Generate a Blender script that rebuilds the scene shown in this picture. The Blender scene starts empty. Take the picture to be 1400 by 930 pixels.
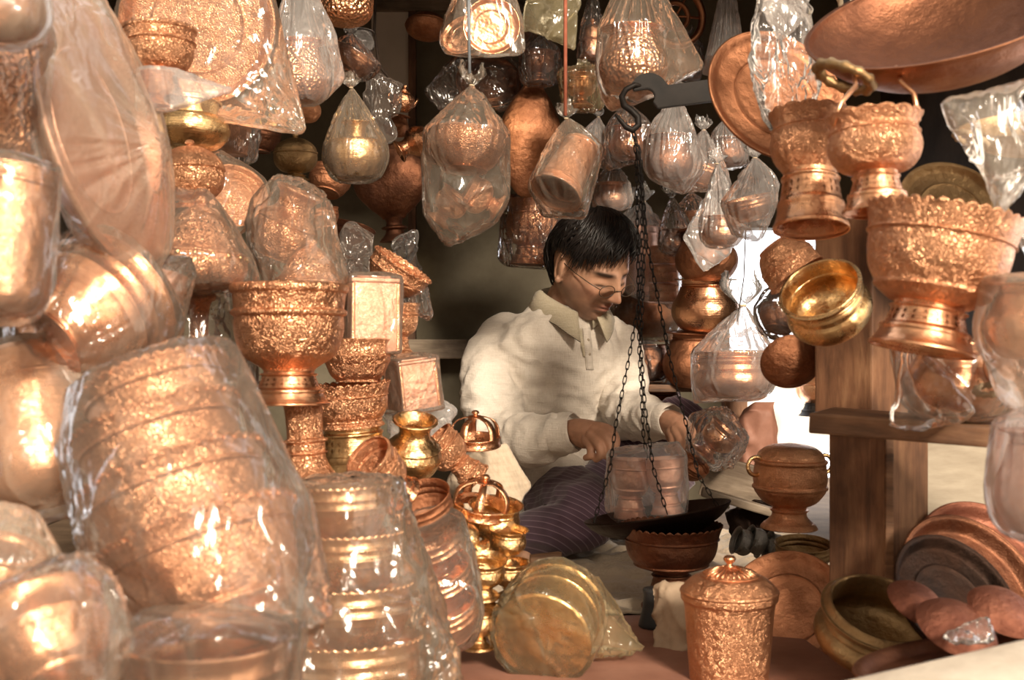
import bpy, bmesh, math, random
import numpy as np
from mathutils import Vector, Matrix, noise, Euler

random.seed(7)
SC = bpy.context.scene
COL = SC.collection
PI = math.pi
F = 1800.0            # focal length in pixels of the 1400 x 930 frame
CAMZ = 0.48

def P(px, py, d):
    """point at depth d (metres from the camera) seen at pixel px, py"""
    return Vector(((px - 700) * d / F, d, CAMZ - (py - 465) * d / F))

def S(px, d):
    return px * d / F

# ------------------------------------------------------------------ materials
MATS = {}

def nmat(name):
    m = bpy.data.materials.new(name)
    m.use_nodes = True
    nt = m.node_tree
    nt.nodes.clear()
    out = nt.nodes.new('ShaderNodeOutputMaterial')
    MATS[name] = m
    return m, nt, out

def N(nt, typ, **kw):
    n = nt.nodes.new(typ)
    for k, v in kw.items():
        if k in n.inputs:
            n.inputs[k].default_value = v
        else:
            setattr(n, k, v)
    return n

def L(nt, a, b):
    nt.links.new(a, b)

def coords(nt, scale=(1, 1, 1), rnd=True):
    tc = N(nt, 'ShaderNodeTexCoord')
    mp = N(nt, 'ShaderNodeMapping')
    mp.inputs['Scale'].default_value = scale
    L(nt, tc.outputs['Object'], mp.inputs['Vector'])
    if rnd:
        oi = N(nt, 'ShaderNodeObjectInfo')
        mu = N(nt, 'ShaderNodeMath', operation='MULTIPLY')
        mu.inputs[1].default_value = 17.0
        L(nt, oi.outputs['Random'], mu.inputs[0])
        L(nt, mu.outputs[0], mp.inputs['Location'])
    return mp.outputs['Vector']

def ramp(nt, src, stops):
    r = N(nt, 'ShaderNodeValToRGB')
    e = r.color_ramp.elements
    while len(e) < len(stops):
        e.new(0.5)
    for i, (p, c) in enumerate(stops):
        e[i].position = p
        e[i].color = c if len(c) == 4 else (*c, 1)
    L(nt, src, r.inputs['Fac'])
    return r

def mixc(nt, fac, a, b, mode='MIX'):
    m = N(nt, 'ShaderNodeMix', data_type='RGBA', blend_type=mode)
    for sock, v in ((m.inputs[0], fac), (m.inputs[6], a), (m.inputs[7], b)):
        if isinstance(v, (int, float)):
            sock.default_value = v
        elif isinstance(v, tuple):
            sock.default_value = (*v, 1) if len(v) == 3 else v
        else:
            L(nt, v, sock)
    return m.outputs[2]

def metal(name, col, tarn, rough=0.3, style='plain', scale=1.0, depth=1.0, tarnish=0.5):
    """worked metal: col polished, tarn its tarnish; style engraved, hammered, plain, old"""
    m, nt, out = nmat(name)
    b = N(nt, 'ShaderNodeBsdfPrincipled', Metallic=1.0)
    L(nt, b.outputs[0], out.inputs[0])
    v = coords(nt)
    big = N(nt, 'ShaderNodeTexNoise', Scale=3.2, Detail=5.0, Roughness=0.6)
    L(nt, v, big.inputs['Vector'])
    tr = ramp(nt, big.outputs['Fac'], [(0.38, (0, 0, 0)), (0.72, (1, 1, 1))])
    fac = N(nt, 'ShaderNodeMath', operation='MULTIPLY')
    fac.inputs[1].default_value = tarnish
    L(nt, tr.outputs[0], fac.inputs[0])
    c = mixc(nt, fac.outputs[0], col, tarn)
    fine = N(nt, 'ShaderNodeTexNoise', Scale=60.0, Detail=3.0)
    L(nt, v, fine.inputs['Vector'])
    hgt = None
    if style == 'engraved':
        wn = N(nt, 'ShaderNodeTexNoise', Scale=7.0 * scale, Detail=2.0)
        L(nt, v, wn.inputs['Vector'])
        wv = N(nt, 'ShaderNodeVectorMath', operation='SCALE')
        wv.inputs['Scale'].default_value = 0.22 / scale
        L(nt, wn.outputs['Color'], wv.inputs[0])
        ad = N(nt, 'ShaderNodeVectorMath', operation='ADD')
        L(nt, v, ad.inputs[0]); L(nt, wv.outputs[0], ad.inputs[1])
        vo = N(nt, 'ShaderNodeTexVoronoi', feature='DISTANCE_TO_EDGE', Scale=24.0 * scale)
        L(nt, ad.outputs[0], vo.inputs['Vector'])
        g1 = ramp(nt, vo.outputs['Distance'], [(0.0, (0, 0, 0)), (0.11, (0.8,) * 3), (0.3, (1, 1, 1))])
        vo2 = N(nt, 'ShaderNodeTexVoronoi', feature='F1', Scale=60.0 * scale)
        L(nt, ad.outputs[0], vo2.inputs['Vector'])
        g2 = ramp(nt, vo2.outputs['Distance'], [(0.15, (0, 0, 0)), (0.5, (1, 1, 1))])
        h = mixc(nt, 0.45, g1.outputs[0], g2.outputs[0])
        c = mixc(nt, h, mixc(nt, 0.7, c, tarn), c)
        hgt = h
        dist = 0.0021 / scale
    elif style == 'hammered':
        vo = N(nt, 'ShaderNodeTexVoronoi', feature='SMOOTH_F1', Scale=17.0 * scale, Smoothness=0.35)
        L(nt, v, vo.inputs['Vector'])
        hgt = vo.outputs['Distance']
        dist = 0.010 / scale
    elif style == 'old':
        n2 = N(nt, 'ShaderNodeTexNoise', Scale=11.0, Detail=6.0, Roughness=0.7)
        L(nt, v, n2.inputs['Vector'])
        c = mixc(nt, n2.outputs['Fac'], c, mixc(nt, 0.7, c, tarn))
        hgt = n2.outputs['Fac']
        dist = 0.004
    else:
        sp = N(nt, 'ShaderNodeTexNoise', Scale=1.0, Detail=3.0)
        st = coords(nt, (3, 3, 110))
        L(nt, st, sp.inputs['Vector'])
        hgt = sp.outputs['Fac']
        dist = 0.0016
    bp = N(nt, 'ShaderNodeBump', Strength=0.75 * depth, Distance=dist)
    L(nt, hgt, bp.inputs['Height'])
    big2 = N(nt, 'ShaderNodeTexNoise', Scale=5.0, Detail=2.0)
    L(nt, v, big2.inputs['Vector'])
    bp2 = N(nt, 'ShaderNodeBump', Strength=0.3, Distance=0.012)
    L(nt, big2.outputs['Fac'], bp2.inputs['Height'])
    L(nt, bp.outputs[0], bp2.inputs['Normal'])
    L(nt, bp2.outputs[0], b.inputs['Normal'])
    L(nt, c, b.inputs['Base Color'])
    rr = N(nt, 'ShaderNodeMapRange')
    rr.inputs['To Min'].default_value = rough * 0.8
    rr.inputs['To Max'].default_value = rough * 1.35
    L(nt, fine.outputs['Fac'], rr.inputs['Value'])
    ra = N(nt, 'ShaderNodeMath', operation='MULTIPLY_ADD')
    ra.inputs[1].default_value = 0.22
    L(nt, fac.outputs[0], ra.inputs[0]); L(nt, rr.outputs[0], ra.inputs[2])
    L(nt, ra.outputs[0], b.inputs['Roughness'])
    return m

COP = (0.82, 0.44, 0.25); COPT = (0.29, 0.112, 0.052)
BRS = (0.8, 0.54, 0.27); BRST = (0.36, 0.2, 0.085)
metal('copper_engraved', COP, COPT, 0.33, 'engraved', 1.0, 1.0)
metal('copper_engraved_bold', COP, COPT, 0.33, 'engraved', 1.25, 1.0)
metal('copper_engraved_fine', COP, COPT, 0.33, 'engraved', 1.7, 0.9)
metal('copper_hammered', COP, COPT, 0.28, 'hammered', 1.0, 0.7)
metal('copper_plain', COP, COPT, 0.24, 'plain', 1.0, 0.6)
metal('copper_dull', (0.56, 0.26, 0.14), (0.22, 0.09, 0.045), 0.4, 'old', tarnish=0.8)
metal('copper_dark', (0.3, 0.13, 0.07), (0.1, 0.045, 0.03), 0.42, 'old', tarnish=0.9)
metal('brass_plain', BRS, BRST, 0.23, 'plain', 1.0, 0.6)
metal('brass_engraved', BRS, BRST, 0.28, 'engraved', 1.2, 0.9)
metal('copper_rust', (0.36, 0.155, 0.1), (0.17, 0.065, 0.045), 0.5, 'old', tarnish=0.8)
metal('brass_dull', (0.52, 0.35, 0.18), (0.24, 0.15, 0.07), 0.38, 'old', tarnish=0.8)
metal('copper_pink', (0.85, 0.52, 0.38), (0.5, 0.22, 0.13), 0.35, 'engraved', 2.2, 0.5)
metal('silver_tarnished', (0.32, 0.3, 0.29), (0.12, 0.11, 0.1), 0.3, 'engraved', 1.0)
metal('brass_warm', (0.87, 0.56, 0.33), (0.45, 0.22, 0.1), 0.24, 'plain', 1.0, 0.6)
metal('iron_plate', (0.022, 0.018, 0.016), (0.05, 0.026, 0.018), 0.5, 'old', tarnish=0.9)
metal('tin_grey', (0.5, 0.49, 0.47), (0.3, 0.27, 0.24), 0.38, 'old', tarnish=0.7)

def film(name, haze=0.25, tint=(0.93, 0.9, 0.87), gloss=1.0, rough=0.16, crease=28.0, trans=(0.97, 0.96, 0.95), bump=0.6, stretch=(1, 1, 0.45)):
    """thin polythene: clear film with milky dust, creases and a soft sheen"""
    m, nt, out = nmat(name)
    v = coords(nt, stretch)
    n1 = N(nt, 'ShaderNodeTexNoise', Scale=crease, Detail=3.0, Roughness=0.55, Distortion=0.8)
    L(nt, v, n1.inputs['Vector'])
    vo = N(nt, 'ShaderNodeTexVoronoi', feature='DISTANCE_TO_EDGE', Scale=crease * 0.7)
    wv = N(nt, 'ShaderNodeVectorMath', operation='MULTIPLY_ADD')
    wv.inputs[1].default_value = (0.05, 0.05, 0.05)
    L(nt, n1.outputs['Color'], wv.inputs[0]); L(nt, v, wv.inputs[2])
    L(nt, wv.outputs[0], vo.inputs['Vector'])
    cr = ramp(nt, vo.outputs['Distance'], [(0.0, (1, 1, 1)), (0.08, (0.25,) * 3), (0.3, (0, 0, 0))])
    hh = N(nt, 'ShaderNodeMath', operation='MULTIPLY_ADD')
    hh.inputs[1].default_value = 0.55
    L(nt, cr.outputs[0], hh.inputs[0]); L(nt, n1.outputs['Fac'], hh.inputs[2])
    bp = N(nt, 'ShaderNodeBump', Strength=bump, Distance=0.012)
    L(nt, hh.outputs[0], bp.inputs['Height'])
    tr = N(nt, 'ShaderNodeBsdfTransparent', Color=(*trans, 1))
    di = N(nt, 'ShaderNodeBsdfDiffuse', Color=(*tint, 1))
    tl = N(nt, 'ShaderNodeBsdfTranslucent', Color=(*tint, 1))
    L(nt, bp.outputs[0], di.inputs['Normal'])
    md = N(nt, 'ShaderNodeMixShader', Fac=0.45)
    L(nt, di.outputs[0], md.inputs[1]); L(nt, tl.outputs[0], md.inputs[2])
    # milky: more on creases and where the film is seen edge on
    lw = N(nt, 'ShaderNodeFresnel', IOR=1.35)
    hz = N(nt, 'ShaderNodeMath', operation='MULTIPLY_ADD')
    hz.inputs[1].default_value = haze * 0.45
    hz.inputs[2].default_value = haze * 0.6
    L(nt, cr.outputs[0], hz.inputs[0])
    big = N(nt, 'ShaderNodeTexNoise', Scale=9.0, Detail=4.0)
    L(nt, v, big.inputs['Vector'])
    hb = N(nt, 'ShaderNodeMath', operation='MULTIPLY_ADD')
    hb.inputs[1].default_value = haze * 0.7
    L(nt, big.outputs['Fac'], hb.inputs[0]); L(nt, hz.outputs[0], hb.inputs[2])
    he = N(nt, 'ShaderNodeMath', operation='MULTIPLY_ADD', use_clamp=True)
    he.inputs[1].default_value = 0.38
    L(nt, lw.outputs[0], he.inputs[0]); L(nt, hb.outputs[0], he.inputs[2])
    m1 = N(nt, 'ShaderNodeMixShader')
    L(nt, he.outputs[0], m1.inputs[0]); L(nt, tr.outputs[0], m1.inputs[1]); L(nt, md.outputs[0], m1.inputs[2])
    gl = N(nt, 'ShaderNodeBsdfGlossy', Roughness=rough, Color=(1, 1, 1, 1))
    L(nt, bp.outputs[0], gl.inputs['Normal'])
    fr = N(nt, 'ShaderNodeFresnel', IOR=1.5)
    L(nt, bp.outputs[0], fr.inputs['Normal'])
    fg = N(nt, 'ShaderNodeMath', operation='MULTIPLY', use_clamp=True)
    fg.inputs[1].default_value = gloss
    L(nt, fr.outputs[0], fg.inputs[0])
    m2 = N(nt, 'ShaderNodeMixShader')
    L(nt, fg.outputs[0], m2.inputs[0]); L(nt, m1.outputs[0], m2.inputs[1]); L(nt, gl.outputs[0], m2.inputs[2])
    L(nt, m2.outputs[0], out.inputs[0])
    return m

film('film_milky', 0.098, (0.88, 0.76, 0.62), 0.95, 0.13, 15.0, bump=0.5)
film('film_dusty', 0.22, (0.84, 0.71, 0.56), 0.7, 0.22, 14.0, bump=0.4)
film('film_clear', 0.045, (0.9, 0.86, 0.84), 1.1, 0.1, 24.0, bump=0.7)
film('film_white', 0.17, (0.97, 0.94, 0.92), 0.8, 0.15, 17.0, bump=0.45)
film('film_yellow', 0.1, (0.86, 0.76, 0.5), 0.9, 0.12, 17.0, bump=0.45, trans=(0.97, 0.93, 0.82))
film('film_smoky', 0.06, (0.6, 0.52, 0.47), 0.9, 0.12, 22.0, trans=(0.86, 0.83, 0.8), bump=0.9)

def solid(name, c1, c2, rough=0.8, scale=8.0, stretch=(1, 1, 1), bump=0.3, dist=0.004, detail=6.0, spec=0.3):
    m, nt, out = nmat(name)
    b = N(nt, 'ShaderNodeBsdfPrincipled', Roughness=rough)
    b.inputs['Specular IOR Level'].default_value = spec
    v = coords(nt, stretch)
    n = N(nt, 'ShaderNodeTexNoise', Scale=scale, Detail=detail, Roughness=0.65)
    L(nt, v, n.inputs['Vector'])
    r = ramp(nt, n.outputs['Fac'], [(0.3, c1), (0.7, c2)])
    L(nt, r.outputs[0], b.inputs['Base Color'])
    bp = N(nt, 'ShaderNodeBump', Strength=bump, Distance=dist)
    L(nt, n.outputs['Fac'], bp.inputs['Height'])
    L(nt, bp.outputs[0], b.inputs['Normal'])
    L(nt, b.outputs[0], out.inputs[0])
    return m

def wood(name, c1, c2, c3, vert=True):
    m, nt, out = nmat(name)
    b = N(nt, 'ShaderNodeBsdfPrincipled', Roughness=0.62)
    v = coords(nt, (24, 24, 3.2) if vert else (3.2, 24, 24))
    n = N(nt, 'ShaderNodeTexNoise', Scale=1.6, Detail=8.0, Roughness=0.65, Distortion=0.4)
    L(nt, v, n.inputs['Vector'])
    r = ramp(nt, n.outputs['Fac'], [(0.32, c1), (0.5, c2), (0.68, c3)])
    v2 = coords(nt, (5, 5, 5))
    n2 = N(nt, 'ShaderNodeTexNoise', Scale=1.6, Detail=4.0)
    L(nt, v2, n2.inputs['Vector'])
    st = ramp(nt, n2.outputs['Fac'], [(0.38, (1.1, 1.1, 1.1)), (0.62, (0.4, 0.35, 0.31))])
    c = mixc(nt, 1.0, r.outputs[0], st.outputs[0], 'MULTIPLY')
    L(nt, c, b.inputs['Base Color'])
    bp = N(nt, 'ShaderNodeBump', Strength=0.5, Distance=0.004)
    L(nt, n.outputs['Fac'], bp.inputs['Height'])
    L(nt, bp.outputs[0], b.inputs['Normal'])
    L(nt, b.outputs[0], out.inputs[0])
    return m

wood('wood_old', (0.075, 0.034, 0.017), (0.17, 0.08, 0.04), (0.27, 0.145, 0.075))
wood('wood_flat', (0.08, 0.04, 0.02), (0.2, 0.1, 0.05), (0.3, 0.17, 0.09), vert=False)
wood('wood_grey', (0.12, 0.09, 0.06), (0.22, 0.17, 0.12), (0.33, 0.27, 0.2), vert=False)
solid('wall_paint', (0.11, 0.095, 0.065), (0.19, 0.165, 0.115), 0.75, 6.0, bump=0.2)
solid('iron_black', (0.006, 0.005, 0.0045), (0.016, 0.012, 0.01), 0.55, 30.0, bump=0.3, dist=.001, spec=.15)
solid('wall_grey', (0.6, 0.54, 0.47), (0.72, 0.66, 0.58), 0.7, 5.0, bump=0.2)
solid('ceiling_soot', (0.04, 0.028, 0.02), (0.09, 0.065, 0.045), 0.9, 5.0)
solid('floor_earth', (0.13, 0.085, 0.055), (0.25, 0.17, 0.11), 0.9, 9.0, bump=0.5)
solid('board_red', (0.2, 0.09, 0.06), (0.34, 0.17, 0.12), 0.6, 7.0, (1, 1, 1), 0.2)
solid('plaster', (0.5, 0.42, 0.32), (0.72, 0.63, 0.5), 0.9, 14.0, bump=0.5, dist=0.006)
solid('panel_grey', (0.24, 0.2, 0.15), (0.42, 0.37, 0.29), 0.8, 7.0, (1, 1, 4), 0.3)
solid('paper', (0.3, 0.22, 0.15), (0.46, 0.35, 0.25), 0.8, 10.0, bump=0.4)
solid('cord_red', (0.25, 0.07, 0.04), (0.36, 0.12, 0.07), 0.8, 60.0)
solid('cord_grey', (0.13, 0.15, 0.17), (0.24, 0.26, 0.28), 0.6, 60.0)
solid('cord_dark', (0.03, 0.02, 0.015), (0.06, 0.04, 0.03), 0.8, 60.0)
solid('rope_pale', (0.5, 0.38, 0.24), (0.66, 0.53, 0.37), 0.9, 60.0, bump=0.8)
solid('black_plastic', (0.015, 0.015, 0.016), (0.04, 0.04, 0.04), 0.5, 10.0)
solid('outdoor_wall', (0.8, 0.78, 0.74), (0.9, 0.88, 0.85), 0.9, 3.0)

def weave(name, c1, c2, s=420.0, rough=0.95, bump=0.8, blotch=0.5):
    m, nt, out = nmat(name)
    b = N(nt, 'ShaderNodeBsdfPrincipled', Roughness=rough)
    b.inputs['Specular IOR Level'].default_value = 0.12
    b.inputs['Sheen Weight'].default_value = 0.15
    v = coords(nt, (1, 1, 1))
    n = N(nt, 'ShaderNodeTexNoise', Scale=5.0, Detail=5.0)
    L(nt, v, n.inputs['Vector'])
    w1 = N(nt, 'ShaderNodeTexNoise', Scale=1.0, Detail=2.0)
    L(nt, coords(nt, (s, s, s * 0.12)), w1.inputs['Vector'])
    w2 = N(nt, 'ShaderNodeTexNoise', Scale=1.0, Detail=2.0)
    L(nt, coords(nt, (s * 0.12, s * 0.12, s)), w2.inputs['Vector'])
    a = N(nt, 'ShaderNodeMath', operation='ADD')
    L(nt, w1.outputs['Fac'], a.inputs[0]); L(nt, w2.outputs['Fac'], a.inputs[1])
    f = N(nt, 'ShaderNodeMath', operation='MULTIPLY_ADD')
    f.inputs[1].default_value = 0.5 * blotch * 2
    L(nt, n.outputs['Fac'], f.inputs[0])
    h = N(nt, 'ShaderNodeMath', operation='MULTIPLY')
    h.inputs[1].default_value = 0.35
    L(nt, a.outputs[0], h.inputs[0]); L(nt, h.outputs[0], f.inputs[2])
    r = ramp(nt, f.outputs[0], [(0.35, c1), (0.85, c2)])
    L(nt, r.outputs[0], b.inputs['Base Color'])
    bp = N(nt, 'ShaderNodeBump', Strength=bump, Distance=0.0015)
    L(nt, a.outputs[0], bp.inputs['Height'])
    L(nt, bp.outputs[0], b.inputs['Normal'])
    L(nt, b.outputs[0], out.inputs[0])
    return m

weave('linen', (0.56, 0.49, 0.41), (0.8, 0.74, 0.66), 380.0)
weave('burlap', (0.2, 0.15, 0.1), (0.46, 0.375, 0.28), 170.0, blotch=0.9)

# ------------------------------------------------------------------ mesh helpers
def add_mesh(name, verts, faces, mat=None, parent=None, smooth=True):
    me = bpy.data.meshes.new(name)
    me.from_pydata([tuple(v) for v in verts], [], faces)
    me.update()
    if smooth:
        me.shade_smooth()
    if mat:
        me.materials.append(MATS[mat])
    o = bpy.data.objects.new(name, me)
    COL.objects.link(o)
    if parent is not None:
        o.parent = parent
    return o

def tag(o, label, cat, group=None, kind=None):
    o['label'] = label
    o['category'] = cat
    if group:
        o['group'] = group
    if kind:
        o['kind'] = kind
    return o

def empty(name, loc=(0, 0, 0)):
    o = bpy.data.objects.new(name, None)
    o.empty_display_size = 0.02
    COL.objects.link(o)
    o.location = loc
    return o

class MB:
    """collects shapes into one mesh"""
    def __init__(s):
        s.v = []; s.f = []
    def add(s, verts, faces):
        k = len(s.v)
        s.v += [tuple(x) for x in verts]
        s.f += [tuple(i + k for i in f) for f in faces]
        return s
    def box(s, c, size, rot=None, bevel=0.0):
        bm = bmesh.new()
        bmesh.ops.create_cube(bm, size=1.0)
        for v in bm.verts:
            v.co = Vector((v.co.x * size[0], v.co.y * size[1], v.co.z * size[2]))
        if bevel:
            bmesh.ops.bevel(bm, geom=bm.edges[:], offset=bevel, segments=2, affect='EDGES', profile=0.6)
        M = Matrix.Translation(c) @ (rot.to_4x4() if rot else Matrix())
        bm.verts.ensure_lookup_table()
        s.add([M @ v.co for v in bm.verts], [[v.index for v in f.verts] for f in bm.faces])
        bm.free()
        return s
    def tube(s, pts, r, seg=8, cap=True, closed=False):
        pts = [Vector(p) for p in pts]
        n = len(pts)
        rr = r if isinstance(r, (list, tuple)) else [r] * n
        vs = []; fs = []
        up = None
        for i, p in enumerate(pts):
            if closed:
                t = pts[(i + 1) % n] - pts[i - 1]
            else:
                t = pts[min(i + 1, n - 1)] - pts[max(i - 1, 0)]
            t.normalize()
            if up is None:
                up = t.orthogonal().normalized()
            up = (up - t * up.dot(t))
            if up.length < 1e-6:
                up = t.orthogonal()
            up.normalize()
            b = t.cross(up)
            for k in range(seg):
                a = 2 * PI * k / seg
                vs.append(p + (up * math.cos(a) + b * math.sin(a)) * rr[i])
        m = n if closed else n - 1
        for i in range(m):
            j = (i + 1) % n
            for k in range(seg):
                k2 = (k + 1) % seg
                fs.append((i * seg + k, i * seg + k2, j * seg + k2, j * seg + k))
        if cap and not closed:
            fs.append(tuple(range(seg - 1, -1, -1)))
            fs.append(tuple((n - 1) * seg + k for k in range(seg)))
        return s.add(vs, fs)
    def lathe(s, pts, seg=56, pierce=(), scallop=None, M=None):
        """revolve (r, z) points; pierce: rows whose quads get a lozenge hole; scallop: row -> (n, dr, dz)"""
        vs = []; fs = []; rows = []
        for i, (r, z) in enumerate(pts):
            if r <= 1e-6:
                rows.append([len(vs)]); vs.append(Vector((0, 0, z)))
                continue
            row = []
            for k in range(seg):
                a = 2 * PI * k / seg
                rr, zz = r, z
                if scallop and i in scallop:
                    n, dr, dz = scallop[i]
                    w = abs(math.cos(n * a / 2))
                    rr += dr * w; zz += dz * w
                row.append(len(vs)); vs.append(Vector((rr * math.cos(a), rr * math.sin(a), zz)))
            rows.append(row)
        for i in range(len(rows) - 1):
            A, B = rows[i], rows[i + 1]
            if len(A) == 1 and len(B) == 1:
                continue
            for k in range(seg):
                k2 = (k + 1) % seg
                if len(A) == 1:
                    fs.append((A[0], B[k2], B[k]))
                elif len(B) == 1:
                    fs.append((A[k], A[k2], B[0]))
                elif i in pierce and k % 2 == 0:
                    q = [A[k], A[k2], B[k2], B[k]]
                    c = sum((vs[x] for x in q), Vector()) / 4
                    mids = []
                    for x in range(4):
                        e = (vs[q[x]] + vs[q[(x + 1) % 4]]) / 2
                        mids.append(len(vs)); vs.append(c + (e - c) * 0.86)
                    for x in range(4):
                        fs.append((q[x], q[(x + 1) % 4], mids[x]))
                        fs.append((q[x], mids[x], mids[x - 1]))
                else:
                    fs.append((A[k], A[k2], B[k2], B[k]))
        if M is not None:
            vs = [M @ v for v in vs]
        return s.add(vs, fs)
    def torus(s, c, R, r, M=None, seg=32, tseg=10, sx=1.0, sy=1.0, notch=0):
        pts = []; rad = []
        for k in range(seg):
            a = 2 * PI * k / seg
            v = Vector((math.cos(a) * R * sx, math.sin(a) * R * sy, 0))
            if M is not None:
                v = M @ v
            pts.append(Vector(c) + v)
            rad.append(r * (1 + (0.22 * math.cos(notch * a) if notch else 0)))
        return s.tube(pts, rad, tseg, closed=True)
    def ball(s, c, r, seg=12, ring=8, sq=(1, 1, 1)):
        pts = [(r * math.sin(PI * i / ring), -r * math.cos(PI * i / ring)) for i in range(ring + 1)]
        pts[0] = (0, -r); pts[-1] = (0, r)
        return s.lathe(pts, seg, M=Matrix.Translation(c) @ Matrix.Diagonal((*sq, 1)))
    def build(s, name, mat, parent=None, smooth=True, label=None):
        o = add_mesh(name, s.v, s.f, mat, parent, smooth)
        if label:
            o['label'] = label
        return o

def sm(pts, n=4):
    """Catmull-Rom through (r, z) points; a third entry marks a sharp corner"""
    runs = []; cur = []
    for p in pts:
        cur.append((p[0], p[1]))
        if len(p) > 2 and len(cur) > 1:
            runs.append(cur); cur = [(p[0], p[1])]
    if len(cur) > 1:
        runs.append(cur)
    out = [runs[0][0]]
    for run in runs:
        q = [run[0]] + run + [run[-1]]
        for i in range(1, len(q) - 2):
            p0, p1, p2, p3 = q[i - 1:i + 3]
            for k in range(1, n + 1):
                t = k / n
                v = []
                for a in (0, 1):
                    v.append(0.5 * (2 * p1[a] + (p2[a] - p0[a]) * t + (2 * p0[a] - 5 * p1[a] + 4 * p2[a] - p3[a]) * t * t
                                    + (3 * p1[a] - p0[a] - 3 * p2[a] + p3[a]) * t ** 3))
                out.append((max(v[0], 0.0), v[1]))
    return out

def wall_in(outer, t, zb=None):
    """the inside face of a vessel whose outer profile runs from the bottom to the rim"""
    zb = (outer[0][1] + t) if zb is None else zb
    inn = []
    for r, z in reversed(outer):
        if r - t <= 0.02 or z < zb:
            break
        inn.append((r - t, z))
    inn.append((0.0, zb))
    return inn
# ------------------------------------------------------------------ vessel kinds (diameter 1, base at z = 0)
def ring_pts(r, z, a, b=None):
    """a half-round moulding standing out of a wall at r, z"""
    b = a if b is None else b
    return [(r, z - b), (r + a * 0.7, z - b * 0.6), (r + a, z), (r + a * 0.7, z + b * 0.6), (r, z + b)]

def k_footed(m, m2, bh=0.66, nw=0.25, fh=0.3, fr=0.4, scal=0, style='chalice'):
    """footed bowl: bowl with ridge and lip, pierced flaring foot"""
    z0 = fh
    if style == 'chalice':
        o = sm([(nw, z0), (nw + .03, z0 + .04 * bh), (.385, z0 + .17 * bh), (.44, z0 + .33 * bh), (.462, z0 + .5 * bh), (.458, z0 + .62 * bh, 1),
                (.485, z0 + .645 * bh), (.488, z0 + .68 * bh), (.462, z0 + .71 * bh, 1), (.468, z0 + .8 * bh), (.478, z0 + .89 * bh, 1),
                (.495, z0 + .91 * bh), (.5, z0 + .95 * bh), (.49, z0 + .985 * bh), (.47, z0 + bh)])
    elif style == 'flare':
        o = sm([(nw, z0), (nw + .05, z0 + .02 * bh), (.36, z0 + .13 * bh, 1), (.375, z0 + .15 * bh), (.37, z0 + .19 * bh, 1), (.425, z0 + .35 * bh), (.452, z0 + .55 * bh), (.458, z0 + .72 * bh, 1),
                (.475, z0 + .735 * bh), (.462, z0 + .76 * bh, 1), (.475, z0 + .86 * bh), (.492, z0 + .97 * bh), (.5, z0 + bh)])
    else:   # round
        o = sm([(nw, z0), (.36, z0 + .07 * bh), (.45, z0 + .25 * bh), (.485, z0 + .48 * bh), (.46, z0 + .68 * bh, 1), (.475, z0 + .7 * bh), (.455, z0 + .73 * bh, 1),
                (.445, z0 + .82 * bh), (.47, z0 + .93 * bh), (.5, z0 + bh)])
    b = MB()
    inn = wall_in(o, 0.018)
    rim = len(o) - 1
    sc = {rim: (scal, .008, .028), rim - 1: (scal, .004, .012), rim + 1: (scal, .008, .028)} if scal else None
    b.lathe(o + inn, scal * 4 if scal else 60, scallop=sc)
    w = fr - nw
    f0 = sm([(nw, fh), (nw - .005, fh * .93, 1), (nw + .03, fh * .89), (nw + .012, fh * .84, 1), (nw + .012, fh * .8)], 3)
    f1 = [(nw + w * .2, fh * .67), (nw + w * .32, fh * .53)]
    f2 = sm([(nw + w * .38, fh * .48), (nw + w * .55, fh * .46), (nw + w * .6, fh * .4), (nw + w * .56, fh * .34, 1), (nw + w * .7, fh * .2), (nw + w * .93, fh * .07, 1), (fr, fh * .06), (fr, 0)], 3)
    f = f0 + f1 + f2
    fi = [(max(r - .014, .01), z) for r, z in reversed(f)]
    ff = MB().lathe(f + fi, 44, pierce=(len(f0) - 1, len(f0)))
    return [('bowl', b, m), ('foot', ff, m2)], fh + bh

def k_bowl(m, h=0.5, foot=.3, scal=0, rings=2, pier=False):
    """deep bowl with ring mouldings, small foot ring"""
    o = sm([(0, .02), (foot - .03, .02, 1), (foot, 0), (foot, .03, 1), (.38, .09 * h / .5), (.45, .22 * h / .5), (.475, .5 * h)], 4)
    z = .5 * h
    for i in range(rings):
        o += ring_pts(.475 + .003 * i, z + (.12 + .17 * i) * h, .012)
    o += [(.482, .9 * h), (.49, .95 * h), (.5, .98 * h), (.5, h)]
    b = MB()
    rim = len(o) - 1
    sc = {rim: (scal, .007, .024), rim + 1: (scal, .007, .024), rim - 1: (scal, .005, .01)} if scal else None
    b.lathe(o + wall_in(o, .016, .05), scal * 4 if scal else 60, scallop=sc)
    r = MB()
    if scal:
        for k in range(scal):
            a = 2 * PI * (k + .5) / scal
            r.ball((.505 * math.cos(a), .505 * math.sin(a), h + .002), .011, 6, 4)
    else:
        r.torus((0, 0, h), .497, .012, seg=56, tseg=8)
    return [('bowl_wall', b, m), ('beaded_rim' if scal else 'rolled_rim', r, m)], h

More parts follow.
